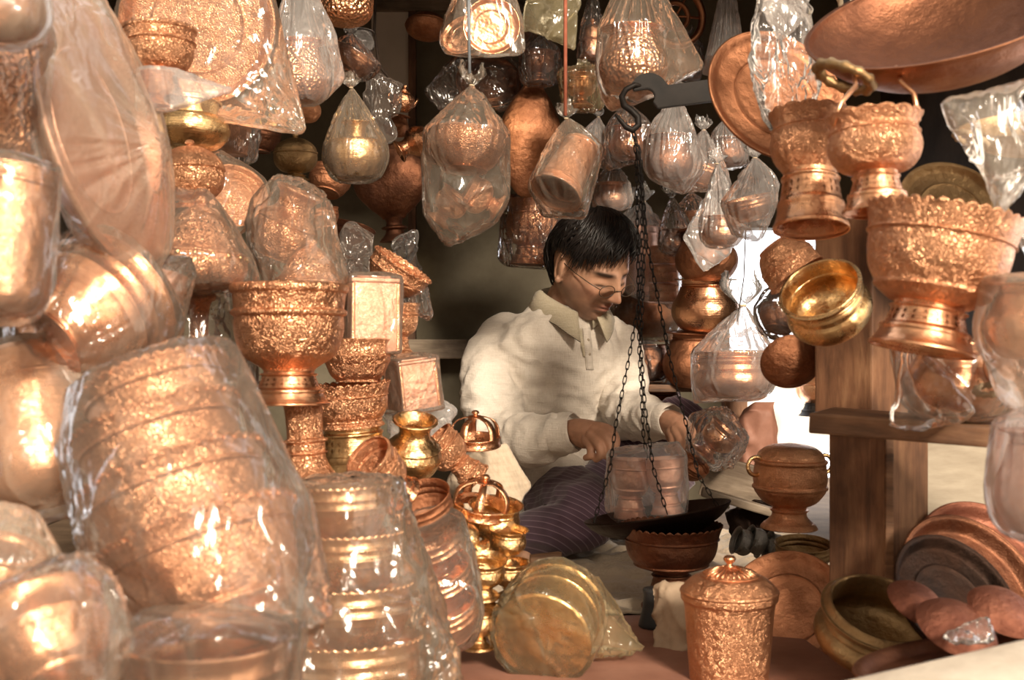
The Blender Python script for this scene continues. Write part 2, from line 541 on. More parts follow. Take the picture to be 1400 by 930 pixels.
def k_flare(m, h=.52, scal=44, pier=True):
    """flaring engraved bowl with a toothed, beaded rim on a short pierced foot"""
    f = .16 * h
    o = sm([(.27, f), (.34, f + .03, 1), (.36, f + .05), (.35, f + .07, 1), (.405, .42 * h), (.435, .62 * h), (.45, .8 * h, 1), (.465, .82 * h), (.46, .85 * h, 1), (.485, .95 * h), (.5, h)])
    rim = len(o) - 1
    b = MB().lathe(o + wall_in(o, .016, f + .02), scal * 4, scallop={rim: (scal, .007, .02), rim + 1: (scal, .007, .02), rim - 1: (scal, .005, .01)})
    ft = sm([(.27, f), (.26, f * .8), (.28, f * .4), (.32, f * .12), (.32, 0)], 3)
    ff = MB().lathe(ft + [(r - .014, z) for r, z in reversed(ft)], 56, pierce=(4,))
    r = MB()
    for k in range(scal):
        a = 2 * PI * (k + .5) / scal
        r.ball((.497 * math.cos(a), .497 * math.sin(a), h - .012), .013, 6, 4)
    return [('bowl_wall', b, m), ('foot', ff, m), ('beaded_rim', r, m)], h

def k_pot(m, m2=None, h=.8, neck=.34, rim=.46, base=.2, nk=.12, foot=False):
    """cauldron: round belly, narrow neck, everted rim"""
    bz = h * (1 - nk)
    o = sm([(0, .0), (base, 0), (.36, .06 * h), (.47, .24 * h), (.5, .4 * h), (.48, .55 * h), (.42, .68 * h), (neck + .03, bz - .04, 1), (neck + .02, bz - .02), (neck, bz)], 5)
    b = MB().lathe(o + ring_pts(neck, bz + .012, .014), 60)
    nn = sm([(neck, bz), (neck, bz + .3 * nk), (neck + .02, bz + .7 * nk), (rim - .02, h - .015), (rim, h - .01, 1), (rim, h + .006), (rim - .02, h + .008, 1), (neck + .005, bz + .75 * nk), (neck - .015, bz), (.44, .6 * h), (.47, .4 * h), (.42, .2 * h), (.2, .05 * h), (0, .03)], 4)
    n = MB().lathe(nn, 60)
    return [('belly', b, m), ('neck', n, m2 or m)], h

def k_cup(m, m2=None, h=.9, foot=.36, nw=.17):
    """little footed cup"""
    o = sm([(nw, .3 * h), (.3, .36 * h), (.42, .5 * h), (.45, .68 * h), (.41, .82 * h, 1), (.43, .84 * h), (.42, .87 * h, 1), (.45, .95 * h), (.5, h)])
    b = MB().lathe(o + wall_in(o, .02), 48)
    f = sm([(nw, .3 * h), (nw - .01, .27 * h, 1), (nw + .04, .25 * h), (nw, .22 * h, 1), (nw + .02, .16 * h), (foot * .8, .08 * h, 1), (foot * .9, .07 * h), (foot, .03 * h), (foot, 0)], 3)
    ff = MB().lathe(f + [(max(r - .02, .01), z) for r, z in reversed(f)], 48, pierce=(7,))
    return [('bowl', b, m), ('foot', ff, m2 or m)], h

def k_candlestick(m, h=2.3, base=.5):
    """flaring engraved column"""
    f = sm([(.27, h), (.29, h * .985), (.26, h * .97, 1), (.235, h * .9), (.22, h * .7), (.22, h * .58, 1), (.27, h * .565), (.27, h * .545), (.235, h * .53, 1), (.235, h * .47), (.23, h * .44, 1), (.26, h * .43), (.23, h * .41, 1),
            (.24, h * .36), (.3, h * .25), (.4, h * .15), (.44, h * .12, 1), (.455, h * .11), (.44, h * .1, 1), (.47, h * .06), (.5, .02), (.5, 0)], 5)
    c = MB().lathe([(0, h)] + f + [(0, 0)], 56)
    return [('column', c, m)], h

def k_stand(m, m2):
    """candlestick: broad dish with a slim column"""
    d = MB().lathe(sm([(0, .06), (.3, .06), (.42, .1), (.47, .15), (.5, .15), (.5, .13), (.45, .05), (.36, 0), (0, 0)]), 56)
    c = MB().lathe(sm([(0, .95), (.15, .95), (.19, .93), (.18, .88, 1), (.13, .84), (.1, .6), (.11, .45), (.13, .3, 1), (.16, .28), (.15, .24, 1), (.2, .16), (.26, .06), (0, .06)]), 48)
    return [('base_dish', d, m2), ('column', c, m)], .95

def k_jar(m, m2):
    """lidded jar: tapered body, domed lid with fluted crown and knob"""
    o = sm([(0, .01), (.4, .01, 1), (.41, 0), (.42, .02), (.4, .05, 1), (.39, .07), (.4, .12), (.43, .5), (.455, .82), (.47, .9, 1), (.49, .92), (.495, .96), (.49, .98), (.47, .98)])
    b = MB().lathe(o + wall_in(o, .02, .1), 64)
    be = MB()
    for k in range(52):
        a = 2 * PI * k / 52
        be.ball((.408 * math.cos(a), .408 * math.sin(a), .05), .017, 6, 4)
    l = sm([(.5, .985), (.505, 1.0), (.495, 1.02, 1), (.48, 1.03), (.44, 1.08), (.36, 1.14), (.29, 1.155, 1), (.3, 1.165), (.28, 1.175, 1), (.22, 1.2), (.12, 1.235), (.05, 1.25), (0, 1.252)])
    li = MB().lathe([(0, .98)] + [(.48, .98)] + l, 64)
    fl = MB()
    for k in range(28):
        a = 2 * PI * k / 28
        fl.tube([(.27 * math.cos(a), .27 * math.sin(a), 1.18), (.16 * math.cos(a), .16 * math.sin(a), 1.226), (.06 * math.cos(a), .06 * math.sin(a), 1.25)], [.012, .01, .004], 5)
    kn = MB().lathe(sm([(0, 1.24), (.05, 1.25), (.03, 1.28), (.05, 1.3), (.065, 1.33), (.045, 1.36), (0, 1.37)]), 24)
    return [('jar_wall', b, m), ('beading', be, m2, 'jar_wall'), ('lid', li, m), ('fluting', fl, m2, 'lid'), ('knob', kn, m2, 'lid')], 1.37

def k_jug(m, m2=None, h=1.15):
    """jug with narrow neck and flaring mouth"""
    o = sm([(0, 0), (.28, 0), (.32, .03, 1), (.4, .1 * h), (.49, .28 * h), (.5, .38 * h), (.46, .5 * h, 1), (.48, .52 * h), (.46, .54 * h, 1), (.4, .6 * h), (.3, .68 * h), (.27, .74 * h)], 5)
    b = MB().lathe(o, 56)
    n = sm([(.27, .74 * h), (.265, .8 * h), (.29, .88 * h), (.36, .95 * h), (.385, .965 * h), (.39, .985 * h), (.37, h), (.33, .99 * h), (.27, .9 * h), (.24, .8 * h), (.25, .72 * h), (.3, .6 * h), (.3, .3 * h), (0, .1 * h)], 4)
    nn = MB().lathe(n, 56)
    return [('belly', b, m), ('neck', nn, m2 or m)], h

def k_tray(m, lip=.05, deep=.05, boss=True):
    """round tray: flat face, upturned lip"""
    o = [(0, 0)] + sm([(.02, 0), (.4, 0), (.44, .01), (.475, deep), (.497, deep + .005), (.5, deep + .012), (.49, deep + .018), (.468, deep + .01), (.43, .022), (.39, .014), (.3, .014, 1), (.295, .02), (.285, .014, 1), (.1, .014), (0, .014)], 4)
    t = MB().lathe(o, 72)
    r = MB().torus((0, 0, deep + .01), .493, .011, seg=72, tseg=8)
    return [('tray_face', t, m), ('rolled_rim', r, m)], deep + .02

def k_pan(m, h=.24, ring=None, mr='rope_pale', rw=.12, ht=-.75, mi=None):
    """wide round-bottomed pan with cast ring handles"""
    o = sm([(0, 0), (.15, .012), (.3, .06), (.42, .14), (.48, .21), (.495, h, 1), (.5, h), (.5, h + .008), (.485, h + .006, 1), (.47, .21), (.41, .145), (.29, .07), (.15, .025), (0, .014)], 5)
    cut = max(range(len(o)), key=lambda i: o[i][1])
    parts = [('pan_bowl', MB().lathe(o[:cut + 1], 80), m), ('pan_inside', MB().lathe(o[cut:], 80), mi or m)]
    for a in (ring or ()):
        M = Matrix.Rotation(a, 4, 'Z') @ Matrix.Translation((.5 + rw * .3, 0, h * .95)) @ Matrix.Rotation(ht, 4, 'Y')
        t = MB()
        pts = [Vector((rw * .75 * math.cos(t_), rw * math.sin(t_), 0)) for t_ in [2 * PI * k / 36 for k in range(36)]]
        t.tube([M @ p for p in pts], [rw * .17 * (1 + .25 * math.cos(k * PI / 1.5)) for k in range(36)], 10, closed=True)
        parts.append(('handle', t, mr))
    return parts, h

def k_dome(m, m2, studs=9):
    """incense burner: studded shoulder, pierced dome"""
    o = sm([(0, 0), (.3, 0), (.42, .05), (.49, .15), (.5, .24), (.47, .32, 1), (.48, .34), (.46, .36, 1)])
    b = MB().lathe(o, 56)
    d = sm([(.46, .36), (.41, .4), (.36, .5), (.3, .62), (.2, .74), (.08, .82), (.06, .84, 1), (.08, .87), (.06, .91), (0, .93)])
    dd = MB().lathe(d, 56, pierce=(9, 12))
    s = MB()
    for k in range(studs * 2):
        a = 2 * PI * k / (studs * 2)
        s.ball((.485 * math.cos(a), .485 * math.sin(a), .3), .03, 10, 6)
    return [('burner_bowl', b, m), ('pierced_dome', dd, m), ('stud_band', s, m2, 'burner_bowl')], .93

def k_cover(m):
    """openwork incense cover: ring, curved ribs and a finial, open between the ribs"""
    r = MB().lathe(sm([(.47, 0), (.5, .02), (.49, .05, 1), (.48, .06), (.48, .16), (.5, .18), (.48, .2), (.455, .2), (.455, .02), (.47, 0)], 2), 56)
    rb = []
    for k in range(5):
        a = 2 * PI * k / 5 + .3
        q = MB()
        pro = [(.478, .17), (.475, .3), (.44, .42), (.35, .52), (.2, .58), (.07, .6)]
        p = sm(pro, 3)
        vs = []; fs = []
        for i, (rr, z) in enumerate(p):
            w = .085 - .035 * i / len(p)
            for (dr, dw) in ((.012, -1), (.012, 1), (-.012, 1), (-.012, -1)):
                vs.append(((rr + dr) * math.cos(a) - dw * w * math.sin(a), (rr + dr) * math.sin(a) + dw * w * math.cos(a), z + dr * .6))
        for i in range(len(p) - 1):
            for j in range(4):
                fs.append((i * 4 + j, i * 4 + (j + 1) % 4, i * 4 + 4 + (j + 1) % 4, i * 4 + 4 + j))
        fs += [(0, 3, 2, 1), tuple(len(vs) - 4 + j for j in range(4))]
        q.add(vs, fs)
        rb.append(('rib', q, m))
    f = MB().lathe(sm([(0, .58), (.16, .58), (.14, .61), (.06, .63), (.05, .65), (.08, .68), (.05, .72), (0, .73)]), 32)
    return [('ring', r, m)] + rb + [('finial', f, m)], .73

def k_box(m, m2, h=.95):
    """square box with engraved panels and proud edges"""
    b = MB().box((0, 0, h / 2), (.66, .66, h), bevel=.012)
    e = MB()
    for x in (-1, 1):
        for y in (-1, 1):
            e.box((x * .322, y * .322, h / 2), (.05, .05, h * .98), bevel=.012)
    l = MB().box((0, 0, h + .03), (.7, .7, .07), bevel=.02).box((0, 0, h + .08), (.5, .5, .05), bevel=.02)
    return [('box_side', b, m), ('corner_strip', e, m2, 'box_side'), ('lid', l, m)], h + .1

def k_flask(m, h=2.2):
    """flat-sided flask: tear-shaped body, slim neck, stopper"""
    M = Matrix.Diagonal((1, .42, 1, 1))
    b = MB().lathe(sm([(0, 0), (.12, .01), (.3, .1 * h), (.46, .25 * h), (.5, .38 * h), (.45, .52 * h), (.3, .66 * h), (.18, .74 * h), (.13, .78 * h), (0, .78 * h)], 5), 48, M=M)
    n = MB().lathe(sm([(.12, .77 * h), (.1, .82 * h), (.11, .85 * h, 1), (.16, .86 * h), (.16, .88 * h), (.11, .89 * h, 1), (.13, .94 * h), (.2, h), (.18, h), (0, .96 * h)]), 36)
    return [('flask_side', b, m), ('neck', n, m)], h

def k_ball(m, m2=None, h=1.05):
    """round lidded vessel on a short foot"""
    o = sm([(.2, .16), (.34, .2), (.46, .33), (.5, .48), (.485, .58, 1), (.505, .59), (.505, .62), (.485, .63, 1)], 4)
    b = MB().lathe([(0, .16)] + o, 56)
    l = MB().lathe(sm([(.485, .63), (.46, .72), (.36, .83), (.2, .92), (.07, .95), (.05, .97, 1), (.07, 1.0), (.05, 1.04), (0, h)]), 56)
    f = MB().lathe(sm([(0, .17), (.2, .17), (.17, .13), (.2, .1, 1), (.24, .09), (.2, .07, 1), (.25, .03), (.31, .01), (.31, 0), (0, 0)]), 40)
    return [('bowl', b, m), ('lid', l, m2 or m), ('foot', f, m)], h

def k_dish(m, h=.62):
    """lens-shaped lidded dish with a little knob"""
    b = MB().lathe(sm([(0, 0), (.2, 0), (.42, .1), (.5, .24), (.5, .27), (.47, .28)], 5) + [(0, .28)], 56)
    l = MB().lathe([(0, .28)] + sm([(.47, .28), (.49, .31), (.46, .36), (.3, .5), (.12, .55), (.03, .55, 1), (.02, .57), (.04, .6), (0, h)], 4), 56)
    return [('dish', b, m), ('lid', l, m)], h

def k_tall(m, h=1.9):
    """tall pail with a rounded bottom and shoulder ring"""
    o = sm([(0, 0), (.15, .01), (.34, .07), (.46, .2), (.495, .4), (.5, .8), (.49, 1.3), (.48, h * .88, 1), (.5, h * .89), (.5, h * .91), (.48, h * .92, 1), (.48, h)], 5)
    b = MB().lathe(o + wall_in(o, .02), 60)
    r = MB().torus((0, 0, h), .475, .018, seg=56)
    g = MB()
    for k in range(3):
        g.torus((0, 0, .26 + .1 * k * k * .4), .47 + .01 * k, .006, seg=56, tseg=6)
    return [('pail_wall', b, m), ('rolled_rim', r, m), ('raised_rings', g, m, 'pail_wall')], h

def k_ringbox(m, h=.55):
    """short straight-sided canister"""
    o = [(0, 0), (.46, 0)] + ring_pts(.47, .03, .025) + [(.47, h * .5)] + ring_pts(.47, h * .6, .015) + [(.47, h * .8)] + ring_pts(.47, h * .92, .025) + [(.46, h)]
    b = MB().lathe(o, 48)
    l = MB().lathe([(.46, h), (.44, h + .02), (.2, h + .05), (0, h + .05)], 48)
    return [('canister_wall', b, m), ('lid', l, m)], h + .05

def k_tumbler(m, h=1.25):
    """tall engraved beaker with a rolled mouth"""
    o = sm([(0, .02), (.33, .02, 1), (.36, 0), (.36, .05, 1), (.34, .08), (.36, .3), (.4, .75), (.43, 1.0, 1), (.46, 1.02), (.43, 1.05, 1), (.45, 1.15), (.49, h)], 4)
    b = MB().lathe(o + wall_in(o, .02), 56)
    r = MB().torus((0, 0, h), .488, .016, seg=56, tseg=8)
    return [('beaker_wall', b, m), ('rolled_rim', r, m)], h

def k_bell(m):
    b = MB().lathe(sm([(.5, 0), (.49, .03), (.42, .12), (.38, .3), (.36, .55), (.37, .6, 1), (.4, .62), (.37, .65, 1), (.34, .8), (.3, 1.0), (.2, 1.15), (.1, 1.2), (0, 1.22)], 4), 48)
    k = MB().lathe(sm([(.09, 1.2), (.05, 1.25), (.09, 1.32), (.06, 1.4), (0, 1.42)]), 24)
    return [('bell_wall', b, m), ('knob', k, m)], 1.42

def k_teapot(m):
    b = MB().lathe(sm([(0, 0), (.25, 0), (.4, .12), (.5, .36), (.45, .6), (.3, .72), (.24, .75, 1), (.26, .78), (.24, .8)], 4) + [(0, .8)], 44)
    l = MB().lathe(sm([(.24, .8), (.2, .88), (.08, .94), (.05, .97, 1), (.08, 1.02), (.04, 1.07), (0, 1.08)]), 32)
    s = MB().tube([(.42, 0, .3), (.58, 0, .38), (.66, 0, .52), (.72, 0, .68)], [.11, .08, .06, .05], 12)
    h = MB().tube([(-.44, 0, .55), (-.6, 0, .66), (-.7, 0, .5), (-.66, 0, .3), (-.48, 0, .2)], .03, 8)
    return [('belly', b, m), ('lid', l, m), ('spout', s, m), ('handle', h, m)], 1.08

def k_urn(m, m2):
    """round urn with ridged waist, domed cover and ring handle, pierced foot"""
    o = sm([(.24, .3), (.36, .36), (.46, .48), (.48, .53, 1), (.5, .54), (.5, .57), (.48, .58, 1), (.495, .7), (.47, .88, 1), (.49, .89), (.49, .92), (.46, .93, 1)])
    b = MB().lathe(o + [(0, .93)], 60)
    l = MB().lathe([(0, .93)] + sm([(.46, .93), (.42, 1.02), (.3, 1.1), (.1, 1.14), (0, 1.15)]), 60)
    f = sm([(.24, .3), (.22, .26, 1), (.26, .25), (.23, .22, 1), (.24, .16), (.32, .08, 1), (.34, .07), (.38, .02), (.38, 0)], 3)
    ff = MB().lathe(f + [(max(r - .02, .01), z) for r, z in reversed(f)], 48, pierce=(8,))
    h = [MB().torus((s * .53, 0, .85), .12, .028, Matrix.Rotation(PI / 2, 4, 'X'), 24, 8) for s in (-1, 1)]
    return [('urn_wall', b, m), ('lid', l, m), ('foot', ff, m), ('handle', h[0], m2), ('handle', h[1], m2)], 1.15

KINDS = {k[2:]: v for k, v in list(globals().items()) if k.startswith('k_')}
PROTO = {}
WORLD = {}          # thing name -> world-space points of its meshes, for wrapping film

def proto(kind, args, kw):
    key = (kind, args, tuple(sorted(kw.items())))
    if key not in PROTO:
        parts, h = KINDS[kind](*args, **kw)
        allp = np.array([tuple(v) for p in parts for v in p[1].v])
        PROTO[key] = {'parts': parts, 'h': h, 'pts': allp, 'objs': None}
    return PROTO[key]

def put(name, kind, args, px, py, d, w, label, cat, roll=0, pitch=0, spin=0, group=None, sz=1.0, anchor=0.5, kw=None):
    """place a vessel of width w pixels at depth d with the middle of its height at pixel px, py;
    roll leans its top to the right, pitch leans its top towards the camera (degrees)"""
    if isinstance(args, str):
        args = (args,)
    pr = proto(kind, args, kw or {})
    s = S(w, d)
    R = Matrix.Rotation(math.radians(roll), 3, 'Y') @ Matrix.Rotation(math.radians(pitch), 3, 'X') @ Matrix.Rotation(math.radians(spin), 3, 'Z')
    loc = P(px, py, d) - R @ Vector((0, 0, pr['h'] * s * sz * anchor))
    root = empty(name, loc)
    root.rotation_euler = R.to_euler()
    root.scale = (s, s, s * sz)
    tag(root, label, cat, group)
    if pr['objs'] is None:
        made = {}; lst = []
        for p in pr['parts']:
            par = made.get(p[3]) if len(p) > 3 else root
            o = p[1].build(p[0], p[2], par)
            made.setdefault(p[0], o)
            lst.append((o, p[3] if len(p) > 3 else None))
        pr['objs'] = lst
    else:
        new = {}
        for o, pn in pr['objs']:
            c = o.copy()
            COL.objects.link(c)
            c.parent = new[pn] if pn else root
            new.setdefault(o.name.split('.')[0], c)
    M = np.array(R) * np.array([s, s, s * sz])[None, :]
    WORLD[root.name] = pr['pts'] @ M.T + np.array(loc)
    return root

# ------------------------------------------------------------------ plastic film bags
_fib = []
for _i in range(420):
    _z = 1 - 2 * (_i + .5) / 420
    _r = math.sqrt(1 - _z * _z); _a = _i * 2.399963
    _fib.append((_r * math.cos(_a), _r * math.sin(_a), _z))
_fib = np.array(_fib)

def extreme(pts):
    idx = np.unique(np.argmax(pts @ _fib.T, axis=0))
    return pts[idx]

def hull_mesh(pts):
    bm = bmesh.new()
    for p in pts:
        bm.verts.new(p)
    r = bmesh.ops.convex_hull(bm, input=bm.verts[:])
    dead = [v for v in bm.verts if not v.link_faces]
    bmesh.ops.delete(bm, geom=dead, context='VERTS')
    bm.verts.index_update()
    vs = [v.co.copy() for v in bm.verts]
    fs = [[v.index for v in f.verts] for f in bm.faces]
    bm.free()
    return vs, fs

def voxelize(vs, fs, size, smooth=3, keep=0.5):
    """join closed shapes into one even surface and relax it"""
    me = bpy.data.meshes.new('tmp')
    me.from_pydata([tuple(v) for v in vs], [], fs)
    o = bpy.data.objects.new('tmp', me)
    COL.objects.link(o)
    md = o.modifiers.new('r', 'REMESH')
    md.mode = 'VOXEL'; md.voxel_size = size
    dg = bpy.context.evaluated_depsgraph_get()
    ev = o.evaluated_get(dg)
    m2 = bpy.data.meshes.new_from_object(ev)
    bpy.data.objects.remove(o); bpy.data.meshes.remove(me)
    n = len(m2.vertices)
    co = np.empty(n * 3); m2.vertices.foreach_get('co', co); co = co.reshape(-1, 3)
    ed = np.empty(len(m2.edges) * 2, dtype=int); m2.edges.foreach_get('vertices', ed); ed = ed.reshape(-1, 2)
    fc = [tuple(p.vertices) for p in m2.polygons]
    bpy.data.meshes.remove(m2)
    co = relax(co, ed, smooth, keep)
    return co, fc, ed

def refine(vs, fs, size):
    """split the long edges of a hull until its film is evenly fine; corners stay where they are"""
    bm = bmesh.new()
    vv = [bm.verts.new(v) for v in vs]
    for f in fs:
        bm.faces.new([vv[i] for i in f])
    bmesh.ops.triangulate(bm, faces=bm.faces[:])
    for _ in range(7):
        lg = [e for e in bm.edges if e.calc_length() > size * 1.5]
        if not lg:
            break
        bmesh.ops.subdivide_edges(bm, edges=lg, cuts=1)
        bmesh.ops.triangulate(bm, faces=[f for f in bm.faces if len(f.verts) > 3])
        bmesh.ops.beautify_fill(bm, faces=bm.faces[:], edges=bm.edges[:]) if len(bm.faces) < 200 else None
    bm.verts.index_update()
    co = np.array([tuple(v.co) for v in bm.verts])
    fc = [tuple(v.index for v in f.verts) for f in bm.faces]
    ed = np.array([(e.verts[0].index, e.verts[1].index) for e in bm.edges])
    bm.free()
    return co, fc, ed

def relax(co, ed, it, keep=0.5):
    n = len(co)
    cnt = np.bincount(ed.ravel(), minlength=n).astype(float)[:, None]
    cnt[cnt == 0] = 1
    for _ in range(it):
        acc = np.zeros_like(co)
        for a in range(3):
            acc[:, a] = np.bincount(ed[:, 0], co[ed[:, 1], a], n) + np.bincount(ed[:, 1], co[ed[:, 0], a], n)
        co = co * keep + (acc / cnt) * (1 - keep)
    return co

def vnormals(co, fc):
    f = np.array([q[:4] if len(q) >= 4 else (*q, q[-1]) for q in fc])
    n = np.cross(co[f[:, 2]] - co[f[:, 0]], co[f[:, 3]] - co[f[:, 1]])
    out = np.zeros_like(co)
    for k in range(4):
        for a in range(3):
            out[:, a] += np.bincount(f[:, k], n[:, a], len(co))
    return out / np.maximum(np.linalg.norm(out, axis=1), 1e-12)[:, None]

def bag(name, label, lobes, mat='film_milky', vox=0.0055, pad=1.05, amp=0.0045, freq=20.0, pin=(), frill=None, group=None, stretch=(1, 1, .6), smooth=3, cat='plastic bag'):
    """film drawn tight round vessels: each lobe is (vessels, points); a point is (px, py, depth[, half thickness]);
    pin: (px, py, depth, reach) puckers the film runs to; frill: (px, py, depth, size, tilt) the gathered end above a knot"""
    V = []; Fs = []
    for ves, pts in lobes:
        cl = []
        for r in ves:
            e = extreme(WORLD[r.name])
            c = (e.min(0) + e.max(0)) / 2
            q = e - c
            ln = np.maximum(np.linalg.norm(q, axis=1), 1e-6)[:, None]
            cl.append(c + q * (1 + 0) + q / ln * (0.004 + amp + (pad - 1.05) * ln))
        for p in pts:
            t = p[3] if len(p) > 3 else 0.006
            c = np.array(P(*p[:3]))
            cl.append(np.array([c + (0, t, 0), c - (0, t, 0), c + (t * .6, 0, t * .6), c - (t * .6, 0, t * .6)]))
        a, b = hull_mesh(np.concatenate(cl))
        k = len(V)
        V += a; Fs += [[i + k for i in f] for f in b]
    if len(lobes) == 1:
        co, fc, ed = refine(V, Fs, vox)
        co = relax(co, ed, 2, .6)
    else:
        co, fc, ed = voxelize(V, Fs, vox, smooth)
    no = vnormals(co, fc)
    sd = Vector((random.uniform(-50, 50), random.uniform(-50, 50), random.uniform(-50, 50)))
    st = np.array(stretch) * freq
    q = co * st
    dv = np.empty(len(co))
    for i in range(len(co)):
        v = Vector(q[i]) * .42 + sd
        w = noise.noise_vector(v * .6)
        d_, _ = noise.voronoi(v + w * .9)
        e_, _ = noise.voronoi(v * 2.3 + w * 1.5)
        dv[i] = math.exp(-7 * (d_[1] - d_[0])) * .9 + math.exp(-6 * (e_[1] - e_[0])) * .4 + w.x * .5 - .25
    disp = amp * dv
    cen = co.mean(0)
    for p in pin:
        c = np.array(P(*p[:3])); reach = p[3]
        ax = cen - c; ax = ax / np.linalg.norm(ax)
        u = np.cross(ax, (0.3, 1, .2)); u /= np.linalg.norm(u); w_ = np.cross(ax, u)
        dd = co - c
        t = np.linalg.norm(dd, axis=1)
        ang = np.arctan2(dd @ w_, dd @ u)
        k = p[4] if len(p) > 4 else 17
        wob = np.array([noise.noise(Vector((math.cos(x) * 2, math.sin(x) * 2, sd.x))) for x in ang])
        pl = np.abs(((ang + wob * .9) * k / PI) % 2 - 1) * 2 - 1
        fall = np.clip(1 - t / reach, 0, 1) ** .7 * np.clip(t / (reach * .18), 0, 1)
        disp = disp + pl * fall * min(.0055, reach * .06)
    co = co + no * disp[:, None]
    co = relax(co, ed, 1, .75)
    base = Vector((cen[0], cen[1], co[:, 2].min()))
    o = add_mesh(name, co - np.array(base), fc, mat)
    o.location = base
    tag(o, label, cat, group)
    if frill:
        fx, fy, fd, sz, tilt = frill
        c = P(fx, fy, fd)
        s = S(sz, fd)
        vs = []; fs = []
        U, W = 64, 9
        ph = random.uniform(0, 6)
        for j in range(W):
            t = j / (W - 1)
            for i in range(U):
                a = 2 * PI * i / U
                lob = .5 * math.sin(3 * a + ph) + .35 * math.sin(7 * a + 2 * ph) + .25 * math.sin(13 * a)
                r = s * (.1 + .46 * math.sin(min(1, t * 1.15) * 2.2) * (1 + .45 * lob * t) * (1 + .12 * math.sin(23 * a)))
                z = s * (1.05 * t - .3 * t * t * (1 + math.sin(2 * a + ph)) + .12 * t * math.sin(5 * a + ph))
                vs.append(Vector((r * math.cos(a), r * math.sin(a) * .6, z)))
        for j in range(W - 1):
            for i in range(U):
                i2 = (i + 1) % U
                fs.append((j * U + i, j * U + i2, (j + 1) * U + i2, (j + 1) * U + i))
        R = Matrix.Rotation(math.radians(tilt), 3, 'Y')
        add_mesh('gathered_mouth', [R @ v + c - base for v in vs], fs, mat, o)
        tm = MB().torus(c - base, s * .1, s * .035, R.to_4x4(), 20, 6)
        tm.build('tie', 'rope_pale' if mat != 'film_clear' else 'cord_grey', o)
    return o

def cord(name, label, pts, r, mat, cat='cord', group=None):
    p = [P(*q) for q in pts]
    base = p[-1]
    o = MB().tube([q - base for q in p], r, 8).build(name, mat)
    o.location = base
    return tag(o, label, cat, group)
# ------------------------------------------------------------------ the shop itself
def structure(o):
    o['kind'] = 'structure'
    return o

def slab(name, lo, hi, mat, bevel=0.0):
    c = [(a + b) / 2 for a, b in zip(lo, hi)]
    o = MB().box((0, 0, 0), [b - a for a, b in zip(lo, hi)], bevel=bevel).build(name, mat, smooth=False)
    o.location = c
    return structure(o)

DB = 3.75
slab('floor', (-1.7, 0.9, -0.12), (1.25, 4.6, 0.0), 'floor_earth')
slab('ceiling', (-1.8, 1.95, 1.5), (1.3, DB + .2, 1.56), 'ceiling_soot')
slab('wall_back', (-1.8, DB, 0.0), (0.62, DB + .1, 1.5), 'wall_paint')
slab('wall_lintel', (0.62, DB, .8), (1.06, DB + .1, 1.5), 'wall_paint')
slab('wall_left', (-1.3, 1.9, 0.0), (-1.2, DB, 1.5), 'ceiling_soot')
slab('wall_right', (1.05, 1.95, 0.0), (1.12, DB + .1, 1.5), 'ceiling_soot')
x0 = P(508, 0, DB - .02).x; x1 = P(563, 0, DB - .02).x; x2 = P(660, 0, DB - .02).x
slab('door_1', (x0, DB - .03, .95), (x1, DB - .002, 1.42), 'wall_grey', .004)
slab('trim_1', (x1 - .008, DB - .045, .1), (x1 + .012, DB - .001, 1.5), 'wood_old')
slab('trim_2', (x0, DB - .05, P(0, 20, DB).z), (x2, DB - .001, P(0, -8, DB).z), 'wood_grey')
z = P(0, 490, DB).z
slab('trim_3', (P(548, 0, DB).x, DB - .12, z), (P(720, 0, DB).x, DB - .001, P(0, 464, DB).z), 'wood_grey', .004)
slab('floor_step', (-1.5, .95, 0.0), (-.32, 1.62, .07), 'floor_earth')

# ------------------------------------------------------------------ heap on the near side: bagged bowls at the bottom
E, EF, EB, HM, PL, BR, BE, DU, DK, PK, BD = ('copper_engraved', 'copper_engraved_fine', 'copper_engraved_bold', 'copper_hammered', 'copper_plain',
    'brass_plain', 'brass_engraved', 'copper_dull', 'copper_dark', 'copper_pink', 'brass_dull')

g = 'engraved bowls nested in one clear bag'
ords = ['topmost of', 'second from top of', 'third from top of', 'lowest of']
st = []
for i, (x, y, d, w) in enumerate([(226, 574, 1.315, 212), (232, 640, 1.3, 240), (258, 714, 1.28, 262), (294, 798, 1.26, 280)]):
    st.append(put('scalloped_bowl', 'flare', (EF,), x, y, d, w, ords[i] + ' four tilted engraved copper bowls nested in a large clear bag', 'bowl',
                  -22, -14, 20 * i, g, kw=dict(h=.56, scal=44)))
bag('plastic_bag', 'large taut clear bag round four tilted engraved copper bowls', [(st, [(302, 502, 1.38), (332, 560, 1.33), (422, 690, 1.25), (452, 850, 1.2), (142, 775, 1.22), (108, 588, 1.38), (330, 886, 1.15)])],
    'film_milky', .006, 1.06, .004, 20, pin=[(142, 775, 1.2, .09, 13), (448, 850, 1.19, .12, 15)])

g = 'brass bowls stacked in one bag'
st = []
for i, (x, y, d, w) in enumerate([(470, 702, 1.56, 128), (480, 770, 1.555, 142), (486, 845, 1.55, 158), (488, 925, 1.54, 180)]):
    st.append(put('scalloped_bowl', 'bowl', ('brass_warm',), x, y, d, w, ords[i] + ' four brass bowls stacked in the bag under the engraved column', 'bowl', -2, -2, 11 * i, g,
                  kw=dict(h=.56, scal=40, rings=2)))
bag('plastic_bag', 'crinkled clear bag draped over a stack of four brass bowls', [(st[:3], [(403, 674, 1.56), (533, 668, 1.6), (566, 730, 1.57), (612, 860, 1.5), (430, 830, 1.48)]), (st[2:], [(626, 905, 1.46), (628, 960, 1.46), (395, 960, 1.44), (590, 850, 1.46)])],
    'film_milky', .006, 1.06, .0065, 24, pin=[(533, 668, 1.58, .1), (626, 905, 1.46, .1)])

